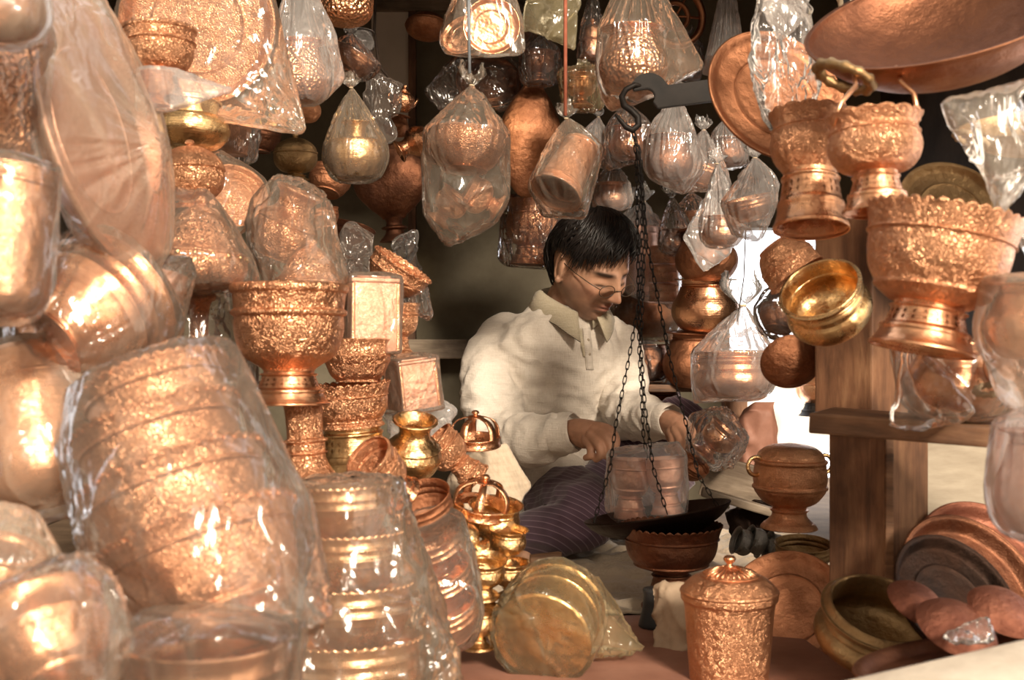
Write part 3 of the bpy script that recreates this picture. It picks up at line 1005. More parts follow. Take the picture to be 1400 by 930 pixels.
a = put('deep_bowl', 'bowl', (PL,), 285, 950, 1.12, 228, 'plain bowl in a clear bag below the tilted bagged bowls', 'bowl', 0, 4, kw=dict(h=.7, rings=2))
bag('plastic_bag', 'clear bag with straight mouth standing below the tilted bagged bowls', [([a], [(186, 838, 1.14), (300, 868, 1.02), (412, 856, 1.14), (150, 960, 1.1), (395, 960, 1.1)])], 'film_milky', .006, 1.04, .005, 22, stretch=(1, 1, .25))
a = put('round_bowl', 'bowl', (PL,), 66, 888, 1.08, 190, 'polished bowl in a taut triangular bag at the bottom corner of the heap', 'bowl', -34, -30, kw=dict(h=.6, rings=1))
bag('plastic_bag', 'taut triangular bag round a polished bowl at the bottom corner of the heap', [([a], [(-20, 852, 1.08), (108, 758, 1.1), (152, 800, 1.08), (186, 880, 1.08), (150, 950, 1.05)])], 'film_milky', .006, 1.05, .004, 20, pin=[(108, 758, 1.1, .1)])
a = put('small_pot', 'pot', (PL,), 0, 790, 1.2, 112, 'small pot in a peaked bag just above the triangular bag', 'pot', 20, 10)
bag('plastic_bag', 'peaked plastic bag round a small pot just above the triangular bag', [([a], [(-20, 690, 1.2), (41, 699, 1.2), (72, 775, 1.2), (60, 830, 1.2)])], 'film_dusty', .0055, 1.05, .004, 22, pin=[(41, 699, 1.2, .1)])
a = put('deep_pot', 'tall', (PL,), 52, 602, 1.42, 160, 'broad smooth copper pail lying in a dusty bag beside the nested bowls', 'pail', -18, -20, kw=dict(h=1.15))
bag('plastic_bag', 'dusty bag over a broad smooth copper pail beside the nested bowls', [([a], [(-20, 512, 1.4), (182, 506, 1.44), (190, 560, 1.44), (110, 700, 1.4), (40, 722, 1.4)])], 'film_dusty', .006, 1.05, .005, 20)
a = put('ridged_pot', 'bowl', (PL,), 112, 440, 1.46, 200, 'large ridged copper bowl turned bottom-out in a bag below the big tray', 'bowl', 42, -48, kw=dict(h=.72, rings=2))
bag('plastic_bag', 'dusty bag stretched over a large ridged bowl below the big tray', [([a], [(95, 354, 1.46), (162, 372, 1.48), (216, 440, 1.48), (212, 496, 1.46), (186, 512, 1.44), (10, 512, 1.42)])], 'film_milky', .006, 1.05, .004, 20, pin=[(70, 508, 1.36, .1, 21)])
a = put('copper_pail', 'tall', (PL,), 8, 332, 1.24, 116, 'tall round-bottomed copper pail in a bag beside the big tray', 'pail', 4, -8, kw=dict(h=1.75))
bag('plastic_bag', 'bag hanging round a tall round-bottomed copper pail beside the big tray', [([a], [(-30, 225, 1.24), (60, 240, 1.24)])], 'film_milky', .0055, 1.05, .004, 22)
a = put('copper_pail', 'tall', (HM,), 0, 132, 1.36, 116, 'bright hammered copper pail in a bag above the round-bottomed pail', 'pail', 3, 0, kw=dict(h=1.55))
bag('plastic_bag', 'bag round a bright hammered copper pail above the round-bottomed pail', [([a], [(-30, 30, 1.36), (58, 70, 1.36), (56, 232, 1.34)])], 'film_milky', .0055, 1.05, .005, 22)
a = put('copper_pot', 'pot', (DU,), 2, 8, 1.2, 116, 'dull copper pot in a dusty bag at the very top of the heap edge', 'pot', 0, 5)
bag('plastic_bag', 'dusty bag round a dull pot at the very top of the heap edge', [([a], [(-30, -40, 1.2), (66, 10, 1.2), (40, 60, 1.2)])], 'film_dusty', .0055, 1.05, .004, 22)

a = put('serving_tray', 'tray', (PK,), 136, 178, 1.5, 388, 'huge round copper tray standing on edge in a dusty bag', 'tray', 77, 7, -10, kw=dict(deep=.06))
bag('plastic_bag', 'long dusty bag round the huge tray standing on edge', [([a], [(66, -20, 1.5), (122, -30, 1.48), (152, 40, 1.46), (212, 200, 1.44), (196, 300, 1.44), (186, 362, 1.46), (128, 368, 1.5)])], 'film_dusty', .007, 1.03, .007, 11, pin=[(222, 200, 1.44, .12)], stretch=(1, 1, .4))
a = put('engraved_tray', 'tray', (EF,), 270, 34, 2.02, 216, 'large engraved tray facing out in a three-cornered bag above the footed bowl', 'tray', 14, 98, 0, kw=dict(deep=.05))
bag('plastic_bag', 'three-cornered bag stretched over a large engraved tray', [([a], [(190, -40, 2.0), (296, -40, 2.0), (417, 183, 1.96, .004), (312, 134, 1.95), (212, 148, 1.96)])], 'film_milky', .006, 1.02, .0045, 18, pin=[(417, 183, 1.96, .16, 11)])
put('footed_bowl', 'footed', (E, PL), 217, 87, 1.72, 104, 'dark-lipped engraved copper footed bowl in front of the three-cornered bag', 'bowl', -1, -4, kw=dict(bh=.62, fh=.32, fr=.34))
b = put('small_cup', 'cup', (E,), 214, 122, 1.62, 50, 'small engraved cup in a bag under the dark-lipped footed bowl', 'cup', 0, 0)
bag('plastic_bag', 'little bag with a flat mouth round a small engraved cup', [([b], [(190, 148, 1.62), (318, 124, 1.66, .003), (230, 150, 1.6)])], 'film_white', .004, 1.05, .002, 30)
put('brass_pot', 'pot', (BR,), 262, 172, 1.98, 104, 'brass pot with a polished neck wedged above the round lidded vessel', 'pot', 2, -4, kw=dict(h=.62, neck=.33, rim=.38, nk=.4))
put('lidded_vessel', 'ball', (E,), 260, 240, 1.82, 94, 'round lidded engraved copper vessel under the brass pot', 'lidded vessel', -2, -4)
a = put('incense_burner', 'dome', (E, 'brass_plain'), 272, 330, 1.78, 136, 'incense burner with brass studs in a cone-shaped bag above the candlestick', 'incense burner', 3, -3)
bag('plastic_bag', 'cone-shaped bag round the brass-studded incense burner', [([a], [(206, 262, 1.8), (292, 296, 1.76), (354, 392, 1.76, .004), (204, 370, 1.78)])], 'film_milky', .005, 1.04, .004, 22, pin=[(206, 262, 1.8, .12)])
a = put('candlestick', 'stand', (E, DK), 272, 460, 1.86, 124, 'candlestick with a dark dish in a smoky bag beside the tall footed bowl', 'candlestick', 2, 10)
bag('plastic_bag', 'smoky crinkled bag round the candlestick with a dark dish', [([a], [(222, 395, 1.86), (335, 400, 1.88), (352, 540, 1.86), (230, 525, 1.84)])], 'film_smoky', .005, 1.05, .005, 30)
a = put('round_bowl', 'bowl', (PK,), 196, 408, 1.62, 110, 'pinkish bowl in a square-ended bag beside the candlestick', 'bowl', 8, -8, kw=dict(h=.66))
bag('plastic_bag', 'square-ended bag round a pinkish bowl beside the candlestick', [([a], [(136, 360, 1.62), (262, 352, 1.62, .003), (262, 386, 1.62, .003), (250, 444, 1.62, .004)])], 'film_milky', .0048, 1.05, .0035, 28, pin=[(262, 352, 1.62, .08)])
a = put('engraved_jug', 'jug', (E,), 392, 306, 2.0, 86, 'engraved jug with a flared mouth in a peaked bag behind the tall footed bowl', 'jug', 24, 6)
b = put('incense_burner', 'dome', (E, 'brass_plain'), 424, 372, 1.96, 98, 'incense burner with a pointed pierced dome just behind the tall footed bowl', 'incense burner', 3, 0)
bag('plastic_bag', 'peaked bag over the flared jug and the pointed incense burner', [([a, b], [(424, 252, 2.0, .003), (346, 268, 2.0), (336, 300, 1.98), (478, 396, 1.96)])], 'film_milky', .005, 1.05, .004, 26, pin=[(424, 252, 2.0, .12)])
a = put('engraved_plate', 'tray', (EF,), 318, 268, 2.1, 96, 'small engraved tray in a bag between the round vessel and the jug', 'tray', 40, 60)
bag('plastic_bag', 'thin bag over a small engraved tray behind the round vessel', [([a], [(296, 206, 2.1), (346, 290, 2.08), (310, 330, 2.06)])], 'film_milky', .005, 1.03, .003, 26)

put('footed_bowl', 'footed', (E, PL), 395, 471, 1.75, 162, 'tall engraved copper footed bowl standing on the engraved column', 'bowl', 0, -1, kw=dict(bh=.73, fh=.29, nw=.215, fr=.35))
put('engraved_column', 'candlestick', (E,), 418, 610, 1.76, 112, 'flaring engraved copper candlestick holding up the tall footed bowl', 'candlestick', -4, -1, kw=dict(h=1.2))
a = put('trinket_box', 'box', (PK, PL), 504, 430, 1.96, 98, 'square copper box wrapped in film beside the tall footed bowl', 'box', 0, -2, 24)
bag('plastic_bag', 'film wrapped tight round the upper square copper box', [([a], [(541, 398, 1.96)])], 'film_milky', .0045, 1.04, .002, 26)
put('copper_bowl', 'bowl', (E,), 488, 494, 1.95, 96, 'open engraved copper bowl under the upper wrapped box', 'bowl', 0, -2, kw=dict(h=.6, rings=1))
put('footed_bowl', 'footed', (E, BR), 482, 590, 1.93, 112, 'engraved bowl on a pierced brass foot beside the engraved column', 'bowl', -4, 2, kw=dict(bh=.52, fh=.62, nw=.35, fr=.44, style='flare', scal=30))
a = put('trinket_box', 'box', (PK, PL), 562, 524, 2.1, 82, 'square copper box wrapped in film nearer the seated man', 'box', -6, 4, 30, sz=.8)
bag('plastic_bag', 'film wrapped loosely round the lower square copper box', [([a], [(597, 494, 2.1, .004), (599, 540, 2.1, .004)])], 'film_milky', .0045, 1.05, .003, 30)
put('footed_bowl', 'footed', (E, E), 545, 455, 2.2, 58, 'small engraved footed bowl just behind the upper wrapped box', 'bowl', 0, 0, kw=dict(bh=.8, fh=.6, nw=.22, fr=.4))
a = put('scalloped_bowl', 'bowl', (E,), 541, 378, 2.2, 90, 'tilted engraved bowl with a toothed rim at the dark back wall', 'bowl', 34, 8, kw=dict(h=.42, scal=30, rings=1))
bag('plastic_bag', 'crumpled clear bag hanging off the tilted toothed bowl', [([], [(575, 398, 2.2, .02), (590, 434, 2.2, .008), (562, 424, 2.2, .012), (560, 395, 2.2, .02)])], 'film_clear', .0045, 1.05, .006, 40)
put('brass_jug', 'jug', (BR,), 565, 612, 1.97, 80, 'polished brass jug with an open mouth among the copper cups', 'jug', 6, 20, kw=dict(h=1.05))
put('pierced_cup', 'footed', (E, PL), 527, 650, 1.82, 72, 'engraved cup tipped to show its dark inside beside the brass jug', 'cup', -38, 34, kw=dict(bh=.9, fh=.3))
g = 'pots telescoped in one bag'
st = []
for i, (x, y, d, w) in enumerate([(578, 704, 1.82, 92), (592, 752, 1.78, 94), (604, 800, 1.75, 94), (614, 846, 1.72, 90)]):
    st.append(put('nested_pot', 'bowl', (PL if i else DU,), x, y, d, w, ords[i] + ' four pots telescoped in a bag beside the brass cups', 'pot', -16, 24, 0, g, kw=dict(h=.62, rings=2)))
bag('plastic_bag', 'clear bag over four telescoped pots beside the brass cups', [(st[1:], [(622, 716, 1.78), (643, 790, 1.72), (628, 884, 1.68), (556, 740, 1.76)])], 'film_milky', .0048, 1.05, .004, 26)
c = bag('cloth_sack', 'pale rumpled cloth sack between the copper cups and the seated man', [([], [(640, 622, 2.2, .02), (684, 616, 2.25, .02), (722, 668, 2.25, .01), (700, 704, 2.2, .03), (640, 700, 2.15, .04), (620, 650, 2.2, .02)])], 'burlap', .006, 1.05, .008, 14, cat='sack')
bag('plastic_bag', 'empty rumpled bag lying behind the brass jug', [([], [(532, 560, 2.15, .02), (578, 545, 2.15, .015), (616, 566, 2.15, .015), (606, 606, 2.1, .02), (545, 600, 2.1, .02)])], 'film_white', .005, 1.05, .006, 24)
put('incense_burner_cover', 'cover', (PL,), 650, 586, 2.12, 70, 'openwork copper burner cover standing on the cloth sack', 'burner cover', 0, 8, 10)
put('incense_burner_cover', 'cover', (PL,), 660, 676, 1.95, 80, 'openwork copper burner cover resting on a brass cup', 'burner cover', 10, 14, 35)
put('engraved_cup', 'footed', (E, E), 622, 628, 2.05, 62, 'engraved cup lying tipped between the two openwork covers', 'cup', -46, 10, 15, kw=dict(bh=.75, fh=.55))
g = 'loose brass cups by the mat'
for x, y, d, w, r, p, lab in [
        (676, 722, 1.97, 76, 4, 14, 'brass cup carrying an openwork cover'), (640, 742, 1.9, 52, -52, 24, 'brass cup lying tipped under the covered cup'),
        (694, 748, 1.93, 56, 4, 8, 'brass cup beside the covered cup, nearest the wood log'), (662, 790, 1.84, 62, 3, 16, 'open brass cup on top of the pierced-foot cup'),
        (626, 714, 1.93, 40, -30, 20, 'tiny brass cup beside the bag of telescoped pots'), (698, 792, 1.92, 54, 0, 8, 'brass cup lowest beside the yellow bag'),
        (654, 858, 1.82, 64, 0, 4, 'brass cup with pierced foot standing on the floor')]:
    put('brass_cup', 'cup', (BR,), x, y, d, w, lab, 'cup', r, p, 10 * len(lab), g)
a = put('brass_canister', 'ringbox', (BR,), 754, 848, 1.83, 136, 'big brass canister lying in a yellowish bag with its base showing', 'canister', 42, -66, kw=dict(h=.72))
bag('plastic_bag', 'yellowish bag tied over the lying brass canister', [([a], [(820, 806, 1.87)]), ([], [(800, 800, 1.87, .03), (790, 886, 1.86, .025), (846, 862, 1.88, .01), (880, 888, 1.87, .006), (856, 896, 1.86, .006), (830, 830, 1.88, .01)])],
    'film_yellow', .005, 1.05, .004, 26, pin=[(706, 850, 1.74, .09, 15), (880, 888, 1.87, .1, 9)])

# ------------------------------------------------------------------ hanging goods along the back
TOP = -60
def hung(name, kind, args, px, py, d, w, lab, blab, knot=None, extra=(), mat='film_milky', cat='pot', roll=0, pitch=0, kw=None, fr=26, amp=.003, tail=(), spin=0, ctilt=0):
    v = put(name, kind, args, px, py, d, w, lab, cat, roll, pitch, spin, kw=kw)
    kx, ky = knot or (px, TOP)
    lobes = [([v], [(kx, ky, d, .003)] + [(x, y, d, .004) for x, y in extra])]
    if tail:
        lobes.append(([], [(x, y, d + dd, t) for x, y, dd, t in tail]))
    bag('plastic_bag', blab, lobes, mat, .0062, 1.05, amp, 24, pin=[(kx, ky, d, .2, 15)], frill=(kx, ky + 2, d, fr, ctilt) if knot else None, stretch=(1, 1, .35))
    return v

hung('bell_pot', 'pot', (HM,), 410, 98, 2.3, 74, 'hammered pot hanging in a long milky bag beside the dark ceiling corner', 'long milky bag with a slanting mouth round a hammered pot', (405, -60), [(470, 112), (456, 40), (366, 128)], 'film_white', kw=dict(h=1.1))
put('small_pot', 'pot', (E,), 415, 148, 2.45, 48, 'little pot peeping out below the long milky bag', 'pot')
put('copper_pot', 'tall', (HM,), 473, -20, 2.4, 76, 'rounded copper pail bottom hanging at the top beside the long milky bag', 'pail', kw=dict(h=1.5))
put('silver_pot', 'pot', ('silver_tarnished',), 495, 58, 2.7, 36, 'small tarnished silver pot hanging under the rounded pail', 'pot', 5, -10)
hung('engraved_bowl', 'bowl', (E,), 482, 86, 2.62, 58, 'small engraved bowl tipped in a bag below the tarnished silver pot', 'clear bag round a small tipped bowl', (478, 46), [(512, 96)], 'film_clear', 'bowl', 32, 0, fr=14)
hung('brass_pot', 'pot', (BR,), 486, 206, 2.4, 82, 'brass jug hanging in a tied clear bag', 'tied clear bag with a flared mouth round a brass jug', (480, 118), [(526, 222), (440, 215), (500, 250)], 'film_milky', 'jug', fr=22, kw=dict(h=.95, neck=.16, rim=.24, nk=.3))
put('brass_vessel', 'ball', (BD,), 404, 214, 2.6, 60, 'round lidded brass vessel hanging on a cord beside the tied brass jug', 'lidded vessel')
cord('hanging_string', 'thin dark cord holding the round lidded brass vessel', [(404, 120, 2.6), (404, 186, 2.6)], .0015, 'cord_dark')
put('small_teapot', 'teapot', (PL,), 551, 134, 2.9, 34, 'small copper teapot hanging before the grey door panel', 'teapot', 10, 0, 40)
put('small_jug', 'jug', (PL,), 566, 196, 2.9, 42, 'small copper jug hanging with its mouth tipped down below the teapot', 'jug', -120, 10)
put('small_pot', 'pot', (DU,), 542, 172, 3.0, 36, 'little dull pot between the hanging teapot and jug', 'pot', 10)
cord('hanging_string', 'knotted brown cord bundle running down past the grey door panel', [(515, -40, 2.85), (512, 40, 2.85), (518, 90, 2.85), (540, 116, 2.88), (548, 120, 2.9)], .003, 'cord_dark')
put('lidded_dish', 'dish', (DU,), 584, 34, 2.9, 60, 'lens-shaped lidded dish hanging against the dark wall', 'dish', 4, -14)
v = put('copper_plate', 'tray', (PL,), 672, 36, 2.5, 78, 'copper plate in a short open bag beside the grey cord', 'plate', 30, 88)
v2 = put('copper_plate', 'tray', (PL,), 634, 48, 2.55, 62, 'second copper plate half hidden in the short open bag', 'plate', -40, 60)
bag('plastic_bag', 'short open bag with two copper plates beside the grey cord', [([v, v2], [(640, -60, 2.5), (612, 72, 2.5, .004), (717, 72, 2.5, .004), (690, -40, 2.5)])], 'film_milky', .006, 1.04, .003, 24, stretch=(1, 1, .4))
cord('hanging_string', 'straight grey cord holding the tied bag of engraved bowls', [(640, -60, 2.38), (642, 100, 2.38)], .003, 'cord_grey')
a = put('engraved_bowl', 'bowl', (E,), 637, 208, 2.4, 104, 'large engraved bowl hanging on the grey cord in a tied bag', 'bowl', 4, -6, kw=dict(h=.5, rings=1))
b = put('small_cup', 'cup', (E,), 612, 284, 2.4, 52, 'engraved cup at the bottom of the tied bag, nearest its tip', 'cup', 40, 10)
c = put('small_cup', 'cup', (E,), 660, 272, 2.42, 56, 'engraved cup at the bottom of the tied bag, nearest the red cord', 'cup', -60, 10)
bag('plastic_bag', 'tied bag with gathered top holding a large engraved bowl and cups', [([a], [(645, 116, 2.4, .003), (692, 190, 2.4, .003), (582, 216, 2.4, .004)]), ([b, c], [(584, 205, 2.4, .02), (684, 200, 2.4, .03), (686, 262, 2.4), (614, 340, 2.4, .003), (628, 318, 2.4), (580, 262, 2.4)])],
    'film_milky', .0058, 1.05, .004, 26, pin=[(645, 116, 2.4, .16, 17), (614, 340, 2.4, .1, 9)], frill=(645, 117, 2.4, 30, 6), stretch=(1, 1, .4))
v = put('dark_plate', 'tray', (DU,), 668, 112, 3.05, 90, 'dark plate in a smoky bag behind the gathered knot', 'plate', 10, 62)
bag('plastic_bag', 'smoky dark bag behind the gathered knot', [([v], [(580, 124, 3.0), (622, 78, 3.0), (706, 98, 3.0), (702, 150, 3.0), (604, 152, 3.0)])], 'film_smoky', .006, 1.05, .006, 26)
put('copper_flask', 'flask', (DU,), 726, 170, 2.95, 92, 'big dark flat flask hanging beside the red cord', 'flask', 4, 0, 15, kw=dict(h=2.15))
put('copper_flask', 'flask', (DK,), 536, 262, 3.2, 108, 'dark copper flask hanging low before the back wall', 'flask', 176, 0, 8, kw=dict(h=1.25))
put('shallow_bowl', 'bowl', (DU,), 450, 250, 2.8, 60, 'plain dull bowl behind the tied brass jug', 'bowl', 12, -20, kw=dict(h=.55))
cord('hanging_string', 'straight red cord holding the bagged beaker', [(773, -60, 2.43), (773, 158, 2.43)], .0035, 'cord_red')
hung('copper_beaker', 'tumbler', (EF,), 778, 232, 2.45, 74, 'copper beaker hanging mouth-down on the red cord', 'clear bag on the red cord round a mouth-down beaker', (774, 160), [(738, 240), (818, 230), (744, 296), (800, 300)], 'film_milky', 'beaker', -152, 28, dict(h=1.2), 24)
bag('plastic_bag', 'empty yellowish bag folded over at the top beside the red cord', [([], [(724, -40, 2.55, .01), (794, -40, 2.55, .01), (786, 68, 2.5, .004), (755, 40, 2.52, .006), (718, 40, 2.55, .008)])], 'film_yellow', .005, 1.05, .004, 26)
hung('copper_bell', 'bell', (PL,), 810, 52, 2.75, 38, 'small copper bell in a bag between the red cord and the big pot', 'narrow bag round a small copper bell', (812, -20), (), 'film_clear', 'bell', fr=14)
hung('big_pot', 'pot', (HM,), 866, 84, 2.4, 94, 'big hammered pot hanging high above the scale hook', 'wide milky bag round the big pot above the scale hook', (872, -60), [(962, 92), (826, 140), (836, 152), (900, 130)], 'film_milky', kw=dict(h=.95))
hung('small_cup', 'cup', (PL,), 794, 124, 2.7, 48, 'little cup in a crumpled golden bag beside the red cord', 'crumpled golden bag beside the red cord', (797, 92), [(768, 110), (824, 150), (780, 154)], 'film_yellow', 'cup', fr=14, amp=.006)
hung('copper_pot', 'pot', (PL,), 860, 196, 2.95, 56, 'pot in a bag just behind the scale hook', 'clear bag round a pot just behind the scale hook', (856, 140), [(830, 232), (890, 210)], 'film_clear', fr=16)
hung('copper_pot', 'pot', (DU,), 916, 216, 2.62, 64, 'dull pot in a milky bag under the iron scale beam', 'milky bag under the iron scale beam round a dull pot', (924, 128), [(888, 232), (966, 226), (938, 266)], 'film_white', kw=dict(h=.95), fr=20)
hung('pierced_pot', 'footed', (E, E), 727, 318, 3.2, 74, 'engraved pierced pot hanging in a bag close to the man\'s hair', 'clear bag with a trailing corner beside the man\'s hair', (728, 268), [(682, 352), (764, 310), (700, 300)], 'film_clear', 'pot', 3, 0, dict(bh=.85, fh=.35, style='round'), 16)
a = put('copper_jar', 'tall', (PK,), 872, 356, 3.4, 52, 'pinkish copper jar in the bag behind the scale chain', 'jar', kw=dict(h=1.75))
g = 'canisters stacked in one bag'
st = [put('copper_canister', 'ringbox', (PL,), 907, y, 3.28, 42, l + ' canister of the three stacked in a bag behind the scale chain', 'canister', 1, 0, 0, g) for y, l in ((348, 'top'), (374, 'middle'), (400, 'bottom'))]
bag('plastic_bag', 'gathered bag holding the jar and three stacked canisters', [([a] + st, [(880, 274, 3.34, .004), (846, 296, 3.38, .006)]), ([], [(912, 400, 3.28, .02), (932, 424, 3.28, .004), (914, 420, 3.28, .01)])], 'film_white', .006, 1.04, .003, 24, pin=[(880, 274, 3.34, .2, 17)], frill=(880, 276, 3.34, 24, -8), stretch=(1, 1, .4))
hung('copper_pot', 'pot', (DU,), 924, 330, 3.15, 40, 'narrow pot in a slim bag behind the stacked canisters', 'slim twisted bag behind the stacked canisters', (918, 268), [(944, 346), (930, 300)], 'film_clear', fr=22)
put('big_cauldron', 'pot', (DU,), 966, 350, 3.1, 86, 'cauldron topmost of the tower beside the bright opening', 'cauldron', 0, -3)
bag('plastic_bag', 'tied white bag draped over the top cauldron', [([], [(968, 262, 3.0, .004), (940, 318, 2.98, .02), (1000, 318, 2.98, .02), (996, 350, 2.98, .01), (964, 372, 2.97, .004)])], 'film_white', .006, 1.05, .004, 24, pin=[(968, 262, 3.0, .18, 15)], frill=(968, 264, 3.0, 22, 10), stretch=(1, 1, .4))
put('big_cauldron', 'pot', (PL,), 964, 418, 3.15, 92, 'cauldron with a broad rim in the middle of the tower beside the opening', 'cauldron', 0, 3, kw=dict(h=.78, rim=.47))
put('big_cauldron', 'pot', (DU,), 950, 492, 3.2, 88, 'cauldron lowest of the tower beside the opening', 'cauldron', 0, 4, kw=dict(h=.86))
hung('shallow_cauldron', 'pot', (PL,), 1003, 514, 2.7, 106, 'wide shallow cauldron hanging in a bag tied with dark cord', 'bag tied with dark cord round the wide shallow cauldron', (1015, 416), [(950, 550), (958, 486), (1056, 480)], 'film_white', 'cauldron', 0, -3, dict(h=.58, rim=.5, neck=.44), 44)
cord('hanging_string', 'thin dark cord running down to the wide cauldron bag', [(1020, 300, 2.7), (1017, 380, 2.7), (1008, 440, 2.68)], .0014, 'cord_dark')
v = put('copper_disc', 'tray', (DU,), 1062, 132, 2.0, 206, 'big dull copper disc hanging beside the iron scale beam', 'tray', 36, 62, kw=dict(deep=.04))
bag('plastic_bag', 'loose clear bag hanging half over the big dull disc', [([], [(1046, -30, 1.86, .02), (1098, 30, 1.85, .03), (1112, 130, 1.84, .02), (1082, 196, 1.84, .02), (1046, 150, 1.84, .012), (1030, 70, 1.85, .012)])], 'film_clear', .006, 1.05, .007, 18)
hung('copper_bowl', 'bowl', (PL,), 990, 92, 2.85, 46, 'copper bowl in a tall white bag beside the big disc', 'tall white bag holding a copper bowl', (996, -50), [(960, 100), (1008, 104)], 'film_white', 'bowl', 10, 10)
hung('copper_bowl', 'bowl', (PL,), 958, 240, 2.95, 56, 'copper bowl in the bag hanging under the end of the scale beam', 'bag hanging under the end of the scale beam', (962, 176), [(934, 262), (1000, 256)], 'film_white', 'bowl', 12, 0, fr=20)
hung('copper_bowl', 'bowl', (PL,), 1026, 286, 2.5, 62, 'copper bowl in the torn bag beside the hanging engraved bowls', 'torn white bag beside the hanging engraved bowls', (1032, 214), [(992, 290), (1062, 250), (1040, 330), (1004, 322)], 'film_white', 'bowl', -14, 8, fr=24)
hung('copper_pot', 'pot', (PL,), 985, 316, 2.75, 50, 'pot in a pale bag between the cauldron tower and the torn bag', 'pale bag between the cauldron tower and the torn bag', (980, 222), [(956, 300), (1008, 300)], 'film_white', fr=22)
bag('plastic_bag', 'bright white bag corner at the top beside the big pan', [([], [(1046, -40, 1.9, .02), (1120, -40, 1.9, .02), (1098, 24, 1.88, .006), (1072, 52, 1.88, .003), (1052, 20, 1.88, .01)])], 'film_white', .005, 1.05, .005, 24)
t = empty('spoked_wheel', P(924, 22, 2.9)); tag(t, 'small brown metal wheel high among the hanging bags', 'wheel')
t.rotation_euler = (PI / 2, 0, .3)
s = S(40, 2.9)
MB().torus((0, 0, 0), s, s * .13, seg=40).build('wheel_rim', 'copper_dull', t)
MB().torus((0, 0, 0), s * .45, s * .09, seg=30).build('hub_ring', 'copper_dull', t)
for k in range(6):
    a = PI * k / 3
    MB().tube([(s * .1 * math.cos(a), s * .1 * math.sin(a), 0), (s * .95 * math.cos(a), s * .95 * math.sin(a), 0)], s * .05, 6).build('spoke', 'copper_dull', t)
hung('copper_pot', 'pot', (DU,), 884, 428, 3.55, 92, 'dull pot in a bag just behind the man\'s shoulder', 'milky bag over the dull pot just behind the man\'s shoulder', (878, 372), [(845, 410), (930, 452), (930, 466)], 'film_milky', kw=dict(h=.72), fr=24)
v = put('copper_pot', 'pot', (DU,), 888, 496, 3.3, 62, 'small pot in a clear bag on the low shelf behind the man', 'pot')
bag('plastic_bag', 'clear bag round the small pot on the low shelf', [([v], [(846, 470, 3.3), (926, 476, 3.3)])], 'film_clear', .006, 1.05, .005, 28)
o = MB().box((0, 0, 0), (.2, .22, .018), bevel=.003).build('shelf_board', 'wood_flat', smooth=False)
o.location = P(885, 529, 3.3); tag(o, 'low wooden shelf board behind the man carrying a bagged pot', 'shelf')
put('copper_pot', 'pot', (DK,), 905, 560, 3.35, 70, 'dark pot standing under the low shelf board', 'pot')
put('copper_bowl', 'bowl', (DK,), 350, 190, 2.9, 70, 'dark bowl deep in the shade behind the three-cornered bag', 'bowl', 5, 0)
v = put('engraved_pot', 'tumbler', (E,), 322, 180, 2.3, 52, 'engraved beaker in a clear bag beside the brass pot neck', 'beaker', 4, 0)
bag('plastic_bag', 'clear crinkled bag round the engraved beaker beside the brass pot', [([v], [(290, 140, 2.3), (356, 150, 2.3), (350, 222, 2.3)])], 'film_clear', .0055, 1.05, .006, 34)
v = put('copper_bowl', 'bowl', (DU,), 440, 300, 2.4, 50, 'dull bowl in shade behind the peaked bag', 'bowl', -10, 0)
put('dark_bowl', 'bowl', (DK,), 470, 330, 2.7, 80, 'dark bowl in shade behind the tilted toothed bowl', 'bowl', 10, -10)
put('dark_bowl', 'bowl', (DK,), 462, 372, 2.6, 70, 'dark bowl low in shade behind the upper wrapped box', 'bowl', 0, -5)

hung('copper_cup', 'cup', (DU,), 738, 92, 2.9, 46, 'dull cup in a bag just above the big flat flask', 'bag round a dull cup just above the big flat flask', (740, 48), [(712, 104), (764, 108)], 'film_clear', 'cup', fr=14)
hung('copper_bowl', 'bowl', (PL,), 812, 208, 3.0, 42, 'small bowl in a bag between the red cord and the scale hook', 'bag between the red cord and the scale hook', (818, 158), [(792, 214), (834, 232)], 'film_white', 'bowl', 14, 8, fr=14)
hung('copper_pot', 'pot', (PL,), 836, 268, 3.1, 44, 'small pot in a bag over the man\'s hair', 'white bag over the man\'s hair', (838, 222), [(812, 284), (866, 280)], 'film_white', fr=16)
hung('copper_pot', 'pot', (DU,), 996, 208, 3.0, 46, 'dull small pot in a bag close behind the big dull disc', 'white bag close behind the big dull disc', (992, 160), [(972, 220), (1020, 226)], 'film_white', fr=16)
hung('copper_bowl', 'bowl', (PL,), 948, 300, 3.3, 40, 'small bowl in a bag between the slim bag and the tied white bag', 'pale bag between the slim bag and the tied white bag', (944, 262), [(928, 306), (968, 318)], 'film_clear', 'bowl', fr=12)
hung('copper_pot', 'pot', (DU,), 934, 84, 3.1, 48, 'pot in a bag below the spoked wheel', 'bag round a pot below the spoked wheel', (940, 46), [(910, 96), (958, 110)], 'film_white', fr=14)
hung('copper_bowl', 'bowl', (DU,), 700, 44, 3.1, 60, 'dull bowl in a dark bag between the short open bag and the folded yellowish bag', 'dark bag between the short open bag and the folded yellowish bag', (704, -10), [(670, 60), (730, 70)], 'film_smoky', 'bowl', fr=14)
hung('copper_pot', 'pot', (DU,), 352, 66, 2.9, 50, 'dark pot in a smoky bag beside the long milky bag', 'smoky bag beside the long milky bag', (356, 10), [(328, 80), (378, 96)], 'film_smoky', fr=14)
bag('plastic_bag', 'smoky empty bag hanging behind the tied brass jug', [([], [(505, 98, 2.75, .01), (548, 120, 2.75, .012), (540, 190, 2.75, .01), (516, 200, 2.75, .012), (498, 150, 2.75, .01)])], 'film_smoky', .006, 1.05, .006, 26)
